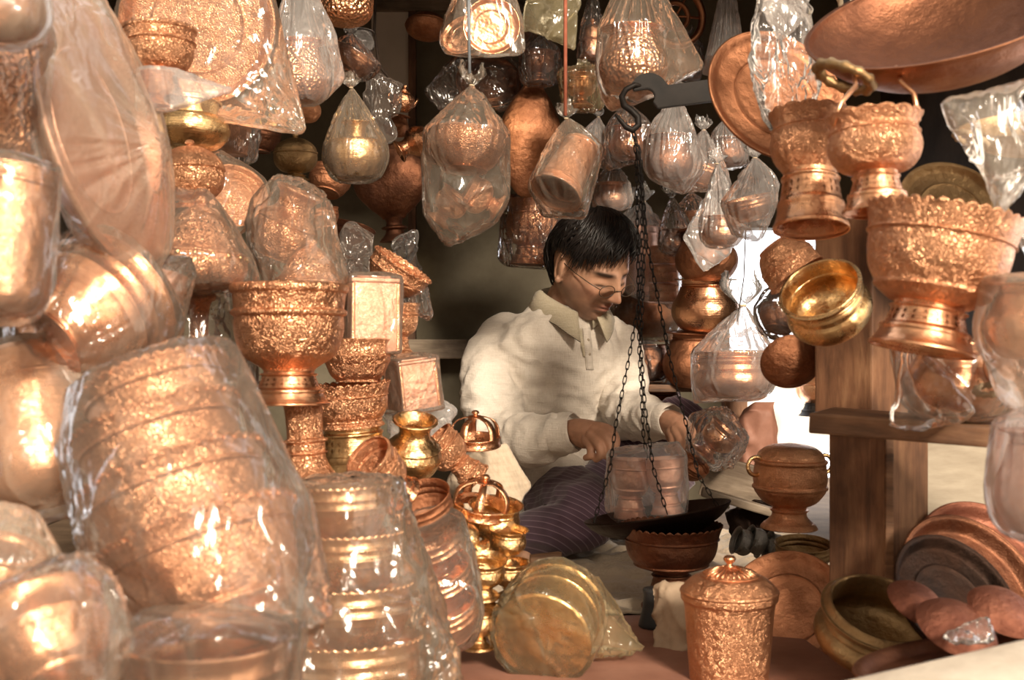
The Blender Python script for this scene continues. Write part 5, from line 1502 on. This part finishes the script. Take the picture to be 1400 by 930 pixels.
# neck, trunk, arms, legs (inside the clothes)
limb(body, [(J((770, 440, 3.06)), .066), (J((782, 412, 3.035)), .059), (J((797, 388, 3.01)), .058), (hm((0, .03, -.02)), .055)], 24)
rings(body, [(J(c), a - .03, b - .03) for c, a, b in TOR[1:7]], fw)
for A, wr in ((RA, (774, 592, 2.715)), (LA, (907, 576, 2.81))):
    limb(body, [(J(A[0][0]), .042), (J(A[1][0]), .04), (J(A[2][0]), .036), (J(A[3][0]), .034), (J(A[4][0]), .028), (J(wr), .0245)], 14)
RH = dict(palm=[((772, 592, 2.715), .024), ((790, 590, 2.69), .027), ((808, 592, 2.665), .026)],
          side=[((784, 594, 2.7), .02), ((800, 600, 2.67), .021), ((808, 604, 2.66), .016)],
          fingers=[[((814, 584, 2.655), .0125), ((833, 588, 2.625), .0105), ((842, 602, 2.61), .0092), ((840, 615, 2.605), .0078)],
                   [((812, 590, 2.645), .0125), ((829, 599, 2.61), .0108), ((835, 614, 2.6), .0095), ((830, 624, 2.605), .008)],
                   [((808, 596, 2.64), .0122), ((819, 609, 2.605), .0104), ((821, 621, 2.6), .009), ((815, 628, 2.61), .0076)],
                   [((802, 601, 2.645), .0112), ((808, 614, 2.62), .0092), ((807, 623, 2.615), .008), ((801, 626, 2.625), .0068)],
                   [((794, 588, 2.71), .015), ((816, 594, 2.715), .0125), ((832, 606, 2.69), .0108), ((841, 617, 2.66), .0088)]])
LH = dict(palm=[((907, 576, 2.81), .024), ((918, 578, 2.785), .027), ((928, 582, 2.76), .025)],
          side=[((912, 582, 2.8), .02), ((920, 589, 2.775), .02), ((924, 593, 2.76), .015)],
          fingers=[[((931, 577, 2.75), .0125), ((943, 586, 2.725), .0106), ((947, 600, 2.71), .0094), ((943, 611, 2.705), .0078)],
                   [((929, 583, 2.74), .0125), ((939, 595, 2.71), .0108), ((939, 609, 2.7), .0095), ((932, 617, 2.7), .008)],
                   [((924, 588, 2.74), .0122), ((930, 602, 2.715), .0104), ((928, 613, 2.705), .009), ((921, 618, 2.71), .0076)],
                   [((918, 591, 2.75), .0112), ((921, 604, 2.73), .0092), ((918, 612, 2.725), .008), ((913, 616, 2.73), .0068)],
                   [((916, 590, 2.79), .015), ((924, 608, 2.775), .0125), ((935, 619, 2.745), .0108), ((945, 622, 2.72), .0088)]])
for H in (RH, LH):
    limb(body, [(J(q), r) for q, r in H['palm']], 16)
    limb(body, [(J(q), r) for q, r in H['side']], 14)
    for fg in H['fingers']:
        limb(body, [(J(q), r) for q, r in fg], 12)
RL = [((742, 692, 3.1), .088), ((770, 688, 2.96), .088), ((800, 700, 2.78), .072), ((778, 722, 2.74), .056), ((730, 732, 2.78), .052), ((700, 738, 2.86), .04)]
LL = [((790, 690, 3.16), .085), ((862, 630, 3.1), .078), ((930, 576, 3.0), .056), ((925, 625, 2.98), .054), ((905, 690, 2.92), .045), ((895, 722, 2.88), .036)]
for Lg in (RL, LL):
    limb(body, [(J(q), r - .018) for q, r in Lg], 14)
    e = J(Lg[-1][0])
    limb(body, [(e, .026), (e + Vector((.02, -.05, -.01)), .028), (e + Vector((.03, -.11, -.02)), .02)], 12)
co, fc, ed = voxelize(body.v, body.f, .0025, 1, .6)
loc = (co - np.array(HC)) @ np.array(HR)
x, y, z = loc[:, 0], loc[:, 1], loc[:, 2]
inh = (np.linalg.norm(loc, axis=1) < .15)
front = (y < -.03) & inh
base = np.array([.5, .285, .185])
colr = np.tile(base, (len(co), 1))
def blend(mask, c):
    global colr
    mk = np.clip(mask, 0, 1)[:, None]
    colr = colr * (1 - mk) + np.array(c) * mk
ax = np.abs(x)
blend(.5 * gs(ax, z, .048, -.025, .022, .018) * front, (.47, .21, .14))
blend(.55 * gs(x, z, 0, -.024, .014, .014) * front, (.46, .2, .13))
beard = np.clip((-z - .045) / .02, 0, 1) * np.clip((.055 - y) / .03, 0, 1) * inh
beard = np.maximum(beard, np.clip((ax - .05) / .012, 0, 1) * np.clip((-z + .0) / .04, 0, 1) * (y < .01) * inh) * (np.linalg.norm(loc, axis=1) < .145)
beard = np.maximum(beard, gs(x, z, 0, -.0445, .026, .006) * front)
blend(.42 * beard, (.16, .1, .08))
lips = np.maximum(gs(x, z, 0, -.0535, .019, .0042), gs(x, z, 0, -.0645, .017, .005)) * front
blend(.75 * np.clip(lips * 1.5, 0, 1), (.36, .125, .095))
blend(.8 * gs(x, z, 0, -.0588, .021, .0014) * front, (.12, .045, .035))
brow = np.clip(gs(ax, z, .031, .0245 , .021, .0052) * 1.6, 0, 1) * (ax > .008) * front
blend(.92 * brow, (.012, .009, .008))
blend(.85 * np.clip(1.6 * gs(ax, z, .032, -.0035, .0135, .0027), 0, 1) * front, (.03, .02, .015))
hands = np.zeros(len(co))
for q in ((815, 600, 2.65), (930, 596, 2.74)):
    hands = np.maximum(hands, np.exp(-(np.linalg.norm(co - np.array(P(*q)), axis=1) / .1) ** 4))
blend(.8 * hands, (.42, .22, .14))
o = add_mesh('body', co - np.array(O), fc, 'skin', man)
at = o.data.color_attributes.new('complexion', 'FLOAT_COLOR', 'POINT')
at.data.foreach_set('color', np.concatenate([colr, np.ones((len(co), 1))], 1).ravel())

# ---- hair
hair = MB()
rng = random.Random(3)
def hair_end(az):
    """how far down from the crown the hair runs (radians), by direction: 0 = front, pi = back"""
    a = abs(az)
    if a < .8:
        return 1.26 + .1 * az
    if a < 1.3:
        return 1.26 + .08 * math.copysign(1, az) - (a - .8) * .25
    if a < 2.05:
        return 1.2
    return min(1.2 + (a - 2.05) * 1.4, 2.1)
crown = Vector((.0, .35, .94)).normalized()
Cx = crown.cross(Vector((0, -1, 0))).normalized(); Cf = Cx.cross(crown)
if Cf.y > 0: Cf = -Cf
Cx = Cf.cross(crown)
def hdir(az, pol):
    return (crown * math.cos(pol) + (Cf * math.cos(az) + Cx * math.sin(az)) * math.sin(pol)).normalized()
rows = 22; cols = 90
vs = []; fs = []
for j in range(rows + 1):
    for i in range(cols):
        az = 2 * PI * i / cols - PI
        n = hdir(az, max(.001, hair_end(az) * .93 * j / rows))
        p = Vector(head_points(np.array([n]), False)[0])
        th = (.02 + .01 * math.cos(az) * math.sin(PI * j / rows)) * (1 - (j / rows) ** 6) + .002 + .004 * noise.noise(n * 9)
        vs.append(hm(p + n * th))
nt_ = len(vs)
for j in range(rows):
    for i in range(cols):
        i2 = (i + 1) % cols
        fs.append((j * cols + i, (j + 1) * cols + i, (j + 1) * cols + i2, j * cols + i2))
hair.add(vs, fs)
for k in range(1500):
    az = rng.uniform(-PI, PI)
    if k % 3 == 0:
        az = rng.gauss(.25, .75)
    e = hair_end(max(-PI, min(PI, az))) + rng.uniform(-.2, .1) + (rng.uniform(-.1, .22) if abs(az) < .9 else 0)
    s0 = rng.uniform(.05, .75) * e
    sw = rng.gauss(.34, .2)
    pts = []; rr = []
    lift = rng.uniform(.016, .028) + .008 * max(0, math.cos(az))
    for q in range(7):
        t = q / 6
        pol = s0 + (e - s0) * t
        n = hdir(az + sw * t, pol)
        p = Vector(head_points(np.array([n]), False)[0])
        pts.append(hm(p + n * (lift * (.8 + .2 * math.sin(t * 3)) * (1 - (.3 if abs(az) < 1 else .6) * t ** 3)))); rr.append(.0026 * (1 - t) ** .6 + .0004)
    hair.tube(pts, rr, 4)

ho = hair.build('hair', 'hair_black', man); ho.data.transform(Matrix.Translation(-O))

# ---- glasses
gl = empty('glasses'); gl.parent = man
def orim(cx, n=28):
    return [hm((cx + .0205 * math.cos(t), -.1045 + .012 * (cx + .0205 * math.cos(t)) ** 2 / .001 * .12, -.005 + .0145 * math.sin(t))) for t in [2 * PI * k / n for k in range(n)]]
for s in (-1, 1):
    rp = orim(s * .031)
    fr = MB().tube([p - O for p in rp], .001, 6, closed=True); fr.build('frame', 'frame_bronze', gl)
    c = sum(rp, Vector()) / len(rp)
    MB().add([p - O for p in rp] + [c - O + HR @ Vector((0, -.0015, 0))], [(i, (i + 1) % 28, 28) for i in range(28)]).build('lens', 'lens_glass', gl)
    MB().tube([hm(v) - O for v in ((s * .0515, -.1, .0), (s * .066, -.078, .004), (s * .077, -.03, .008), (s * .08, .005, .012), (s * .079, .022, .002))], .0011, 6).build('temple_arm', 'frame_bronze', gl)
MB().tube([hm(v) - O for v in ((-.0108, -.106, -.003), (0, -.1125, .0), (.0108, -.106, -.003))], .001, 6).build('bridge', 'frame_bronze', gl)

# ---- shirt
sh = MB()
rings(sh, [(J(c), a, b) for c, a, b in TOR], fw)
limb(sh, [(J((750, 475, 3.05)), .08)] + [(J(q), r) for q, r in RA], 22)
limb(sh, [(J((750, 475, 3.05)), .08)] + [(J(q), r) for q, r in LA], 22)
limb(sh, [(J((700, 690, 3.0)), .05), (J((720, 655, 2.99)), .06), (J((770, 650, 2.96)), .05)], 14)
co, fc, ed = voxelize(sh.v, sh.f, .0052, 6, .5)
no = vnormals(co, fc)
el = np.array(J(RA[2][0])); el2 = np.array(J(LA[2][0]))
dv = np.zeros(len(co))
arm_axis = []
for i in range(len(co)):
    p = Vector(co[i])
    w = noise.noise_vector(p * 5)
    a = noise.noise(Vector((p.x * 24, p.y * 24, p.z * 6)) + w * 1.6)
    b = noise.noise(Vector((p.x * 13 + p.z * 22, p.y * 13, p.z * 15 - p.x * 8)) + w * 2)
    c = noise.noise(p * 55 + w)
    k1 = math.exp(-((co[i] - el) ** 2).sum() / .011) + math.exp(-((co[i] - el2) ** 2).sum() / .009)
    fold = (1 - 2.4 * abs(b))
    dv[i] = .0085 * a + .006 * fold + .0015 * c + .007 * k1 * (1 - 2.5 * abs(noise.noise(Vector((p.x * 30, p.y * 10, p.z * 34)) + w * 2)))
co = relax(co + no * dv[:, None], ed, 1, .6)
so = add_mesh('shirt', co - np.array(O), fc, 'linen', man)
from mathutils.bvhtree import BVHTree
bvh = BVHTree.FromPolygons([Vector(c) for c in co], fc)
cam = Vector((0, 0, CAMZ))
def onshirt(px, py, off=.002):
    d = (P(px, py, 1) - cam).normalized()
    h, n, _, _ = bvh.ray_cast(cam, d)
    if h is None:
        return P(px, py, 2.95)
    return h + (n if n.y < 0 else -n) * off
# placket, its open slit and buttons
def strip(name, line, w, th, mat):
    m = MB()
    vs = []; fs = []
    for (px, py) in line:
        for dx, dt in ((-w, 0), (-w, th), (w, th), (w, 0)):
            vs.append(onshirt(px + dx, py, .0005 + dt) - O)
    for i in range(len(line) - 1):
        for k in range(4):
            fs.append((i * 4 + k, i * 4 + (k + 1) % 4, i * 4 + 4 + (k + 1) % 4, i * 4 + 4 + k))
    fs += [(3, 2, 1, 0), tuple(len(vs) - 4 + k for k in range(4))]
    return m.add(vs, fs).build(name, mat, man)
def lerp_line(a, b, n=12):
    return [(a[0] + (b[0] - a[0]) * k / n, a[1] + (b[1] - a[1]) * k / n) for k in range(n + 1)]
pk = strip('placket', lerp_line((801, 449), (806, 506), 14), 5, .0032, 'linen')
strip('placket', lerp_line((792, 449), (799, 488), 12), 2.4, .0022, 'linen_collar')
for (px, py) in ((803, 466), (805, 484)):
    q = onshirt(px, py, .004) - O
    MB().ball(q, .0035, 10, 6, (1, .5, 1)).build('button', 'button', pk)
# collar: stands round the neck and folds over, open at the throat
cc = J((779, 412, 3.03))
vs = []; fs = []
n = 46
side = Vector((-fw.y, fw.x, 0))
for k in range(n):
    t = math.radians(-163 + 326 * k / (n - 1))
    dr = -fw * math.cos(t) + side * math.sin(t)
    fr_ = max(0, (abs(t) - 1.5) / 1.35)
    tip = max(0, (abs(t) - 2.3) / .54)
    dz = -.052 * fr_ + .012 * (1 - min(1, abs(t)))
    fwd = fw * (.012 * fr_)
    for r, zz in ((.067, -.012), (.067, .018), (.071, .024), (.078, .02), (.1 + .012 * tip, -.022 - .02 * tip)):
        vs.append(cc + dr * r + fwd + Vector((0, 0, zz + dz)))
for k in range(n - 1):
    for j in range(4):
        fs.append((k * 5 + j, k * 5 + j + 1, k * 5 + 6 + j, k * 5 + 5 + j))
co_l = MB().add([v - O for v in vs], fs).build('collar', 'linen_collar', man)
md = co_l.modifiers.new('t', 'SOLIDIFY'); md.thickness = .003; md.offset = 0
edge = [vs[k * 5 + 4] - O for k in range(n)]
MB().tube(edge, .0012, 6).build('piping', 'cord_dark', co_l)
for A, wr in ((RA, (776, 592, 2.71)), (LA, (909, 576, 2.805))):
    a = J(A[4][0]); b = J(wr); ax_ = (b - a).normalized()
    r0 = A[4][1]
    M = ax_.to_track_quat('Z', 'Y').to_matrix().to_4x4()
    pr_ = sm([(r0 * .98, -.03), (r0 * 1.05, -.012), (r0 * 1.04, .008), (r0 * 1.0, .02), (r0 * .92, .022), (r0 * .9, .01), (r0 * .75, -.012)], 3)
    q = MB().lathe(pr_, 40, M=Matrix.Translation(a + ax_ * .018 - O) @ M)
    q.v = [tuple(Vector(v) + Vector((0, 0, 1)) * .004 * noise.noise(Vector(v) * 60)) for v in q.v]
    q.build('cuff', 'linen', man)

# ---- trousers
tr = MB()
limb(tr, [(J(q), r) for q, r in RL], 22)
limb(tr, [(J(q), r) for q, r in LL], 22)
limb(tr, [(J((735, 700, 3.12)), .1), (J((800, 705, 3.12)), .1)], 22)
limb(tr, [(J((790, 690, 2.92)), .05), (J((850, 640, 3.0)), .06), (J((880, 610, 3.02)), .055)], 16)
co, fc, ed = voxelize(tr.v, tr.f, .0058, 7, .5)
co[:, 2] = np.maximum(co[:, 2], .022)
no = vnormals(co, fc)
dv = np.array([.006 * (1 - 2.2 * abs(noise.noise(Vector((p[0] * 20 + p[2] * 12, p[1] * 9, p[2] * 24)))) ) + .002 * noise.noise(Vector(p) * 40) for p in co])
co = co + no * dv[:, None]
to = add_mesh('trousers', co - np.array(O), fc, 'trouser_stripe', man)
sa = to.data.attributes.new('stripe', 'FLOAT', 'POINT')
kc = np.array(J((800, 700, 2.78)))
r_ = np.sqrt((co[:, 0] - kc[0]) ** 2 + (co[:, 2] - kc[2] + .25) ** 2)
sv = np.where(co[:, 0] > .25, (co[:, 0] * .8 + co[:, 2] * .9), (co[:, 2] * .75 + co[:, 0] * .55 + co[:, 1] * .3) + 1.4 * (co[:, 0] - kc[0]) ** 2) * 95
sa.data.foreach_set('value', sv.astype(np.float32) + 200)
# ------------------------------------------------------------------ light and camera
w = bpy.data.worlds.new('World'); SC.world = w; w.use_nodes = True
nt = w.node_tree; nt.nodes.clear()
wo = nt.nodes.new('ShaderNodeOutputWorld'); bg = nt.nodes.new('ShaderNodeBackground')
tc = nt.nodes.new('ShaderNodeTexCoord')
sep = nt.nodes.new('ShaderNodeSeparateXYZ'); L(nt, tc.outputs['Generated'], sep.inputs[0])
# street side: bright hazy sky above a band of sunlit house fronts, dim paving below
rz = ramp(nt, N(nt, 'ShaderNodeMath', operation='MULTIPLY_ADD').outputs[0], [(0.0, (.12, .08, .055)), (.46, (.2, .14, .1)), (.52, (.42, .32, .24)), (.66, (.75, .62, .48)), (.76, (1.5, 1.3, 1.05)), (1.0, (.85, .76, .66))])
mm = rz.inputs['Fac'].links[0].from_node
mm.inputs[1].default_value = .5; mm.inputs[2].default_value = .5
L(nt, sep.outputs['Z'], mm.inputs[0])
nz = N(nt, 'ShaderNodeTexNoise', Scale=2.6, Detail=3.0); L(nt, tc.outputs['Generated'], nz.inputs['Vector'])
nr = ramp(nt, nz.outputs['Fac'], [(.4, (.25, .23, .2)), (.5, (.9, .9, .9)), (.62, (2.0, 1.9, 1.75))])
front = mixc(nt, 1.0, rz.outputs[0], nr.outputs[0], 'MULTIPLY')
fy = N(nt, 'ShaderNodeMapRange'); fy.inputs['From Min'].default_value = -.3; fy.inputs['From Max'].default_value = -.85; fy.inputs['To Min'].default_value = .3; fy.inputs['To Max'].default_value = 1.0
L(nt, sep.outputs['Y'], fy.inputs['Value'])
front = mixc(nt, 1.0, front, fy.outputs[0], 'MULTIPLY')
# bright patch added to the world, putting highlights on the vessels at camera right
dp = N(nt, 'ShaderNodeVectorMath', operation='DOT_PRODUCT'); L(nt, tc.outputs['Generated'], dp.inputs[0])
az_, el_ = math.radians(62), math.radians(14)
dp.inputs[1].default_value = (math.sin(az_) * math.cos(el_), -math.cos(az_) * math.cos(el_), math.sin(el_))
dr = N(nt, 'ShaderNodeMapRange', interpolation_type='SMOOTHSTEP'); dr.inputs['From Min'].default_value = math.cos(math.radians(24)); dr.inputs['From Max'].default_value = math.cos(math.radians(14)); L(nt, dp.outputs['Value'], dr.inputs['Value'])
front = mixc(nt, dr.outputs[0], front, (3.0, 2.5, 1.95))
yr = N(nt, 'ShaderNodeMapRange'); yr.inputs['From Min'].default_value = .1; yr.inputs['From Max'].default_value = .45
L(nt, sep.outputs['Y'], yr.inputs['Value'])
c = mixc(nt, yr.outputs[0], front, (3.8, 3.85, 4.0))
L(nt, c, bg.inputs['Color']); bg.inputs['Strength'].default_value = 1.12
L(nt, bg.outputs[0], wo.inputs[0])

def sun(name, az, el, col, strength, ang):
    """az: degrees from straight behind the camera towards its right"""
    l = bpy.data.lights.new(name, 'SUN'); l.energy = strength; l.angle = math.radians(ang); l.color = col
    o = bpy.data.objects.new(name, l); COL.objects.link(o)
    d = Vector((math.sin(math.radians(az)) * math.cos(math.radians(el)), -math.cos(math.radians(az)) * math.cos(math.radians(el)), math.sin(math.radians(el))))
    o.rotation_euler = d.to_track_quat('Z', 'Y').to_euler()
    return o
sun('sun', 18, 24, (1.0, .84, .66), 6.8, 11)

cd = bpy.data.cameras.new('camera'); co_ = bpy.data.objects.new('camera', cd); COL.objects.link(co_)
co_.location = (0, 0, CAMZ); co_.rotation_euler = (PI / 2, 0, 0)
cd.sensor_width = 36; cd.lens = 36 * F / 1400
cd.clip_start = .05
cd.dof.use_dof = True; cd.dof.focus_distance = 2.7; cd.dof.aperture_fstop = 7.5
SC.camera = co_
SC.view_settings.view_transform = 'Standard'
SC.view_settings.look = 'None'
SC.view_settings.gamma = 1.0
SC.view_settings.exposure = 0.04
try:
    SC.view_settings.use_curve_mapping = False
except Exception:
    pass
SC.cycles.max_bounces = 10
SC.cycles.diffuse_bounces = 3
SC.cycles.glossy_bounces = 5
SC.cycles.transparent_max_bounces = 28
SC.cycles.transmission_bounces = 4
SC.cycles.sample_clamp_indirect = 6.0
SC.cycles.use_denoising = True
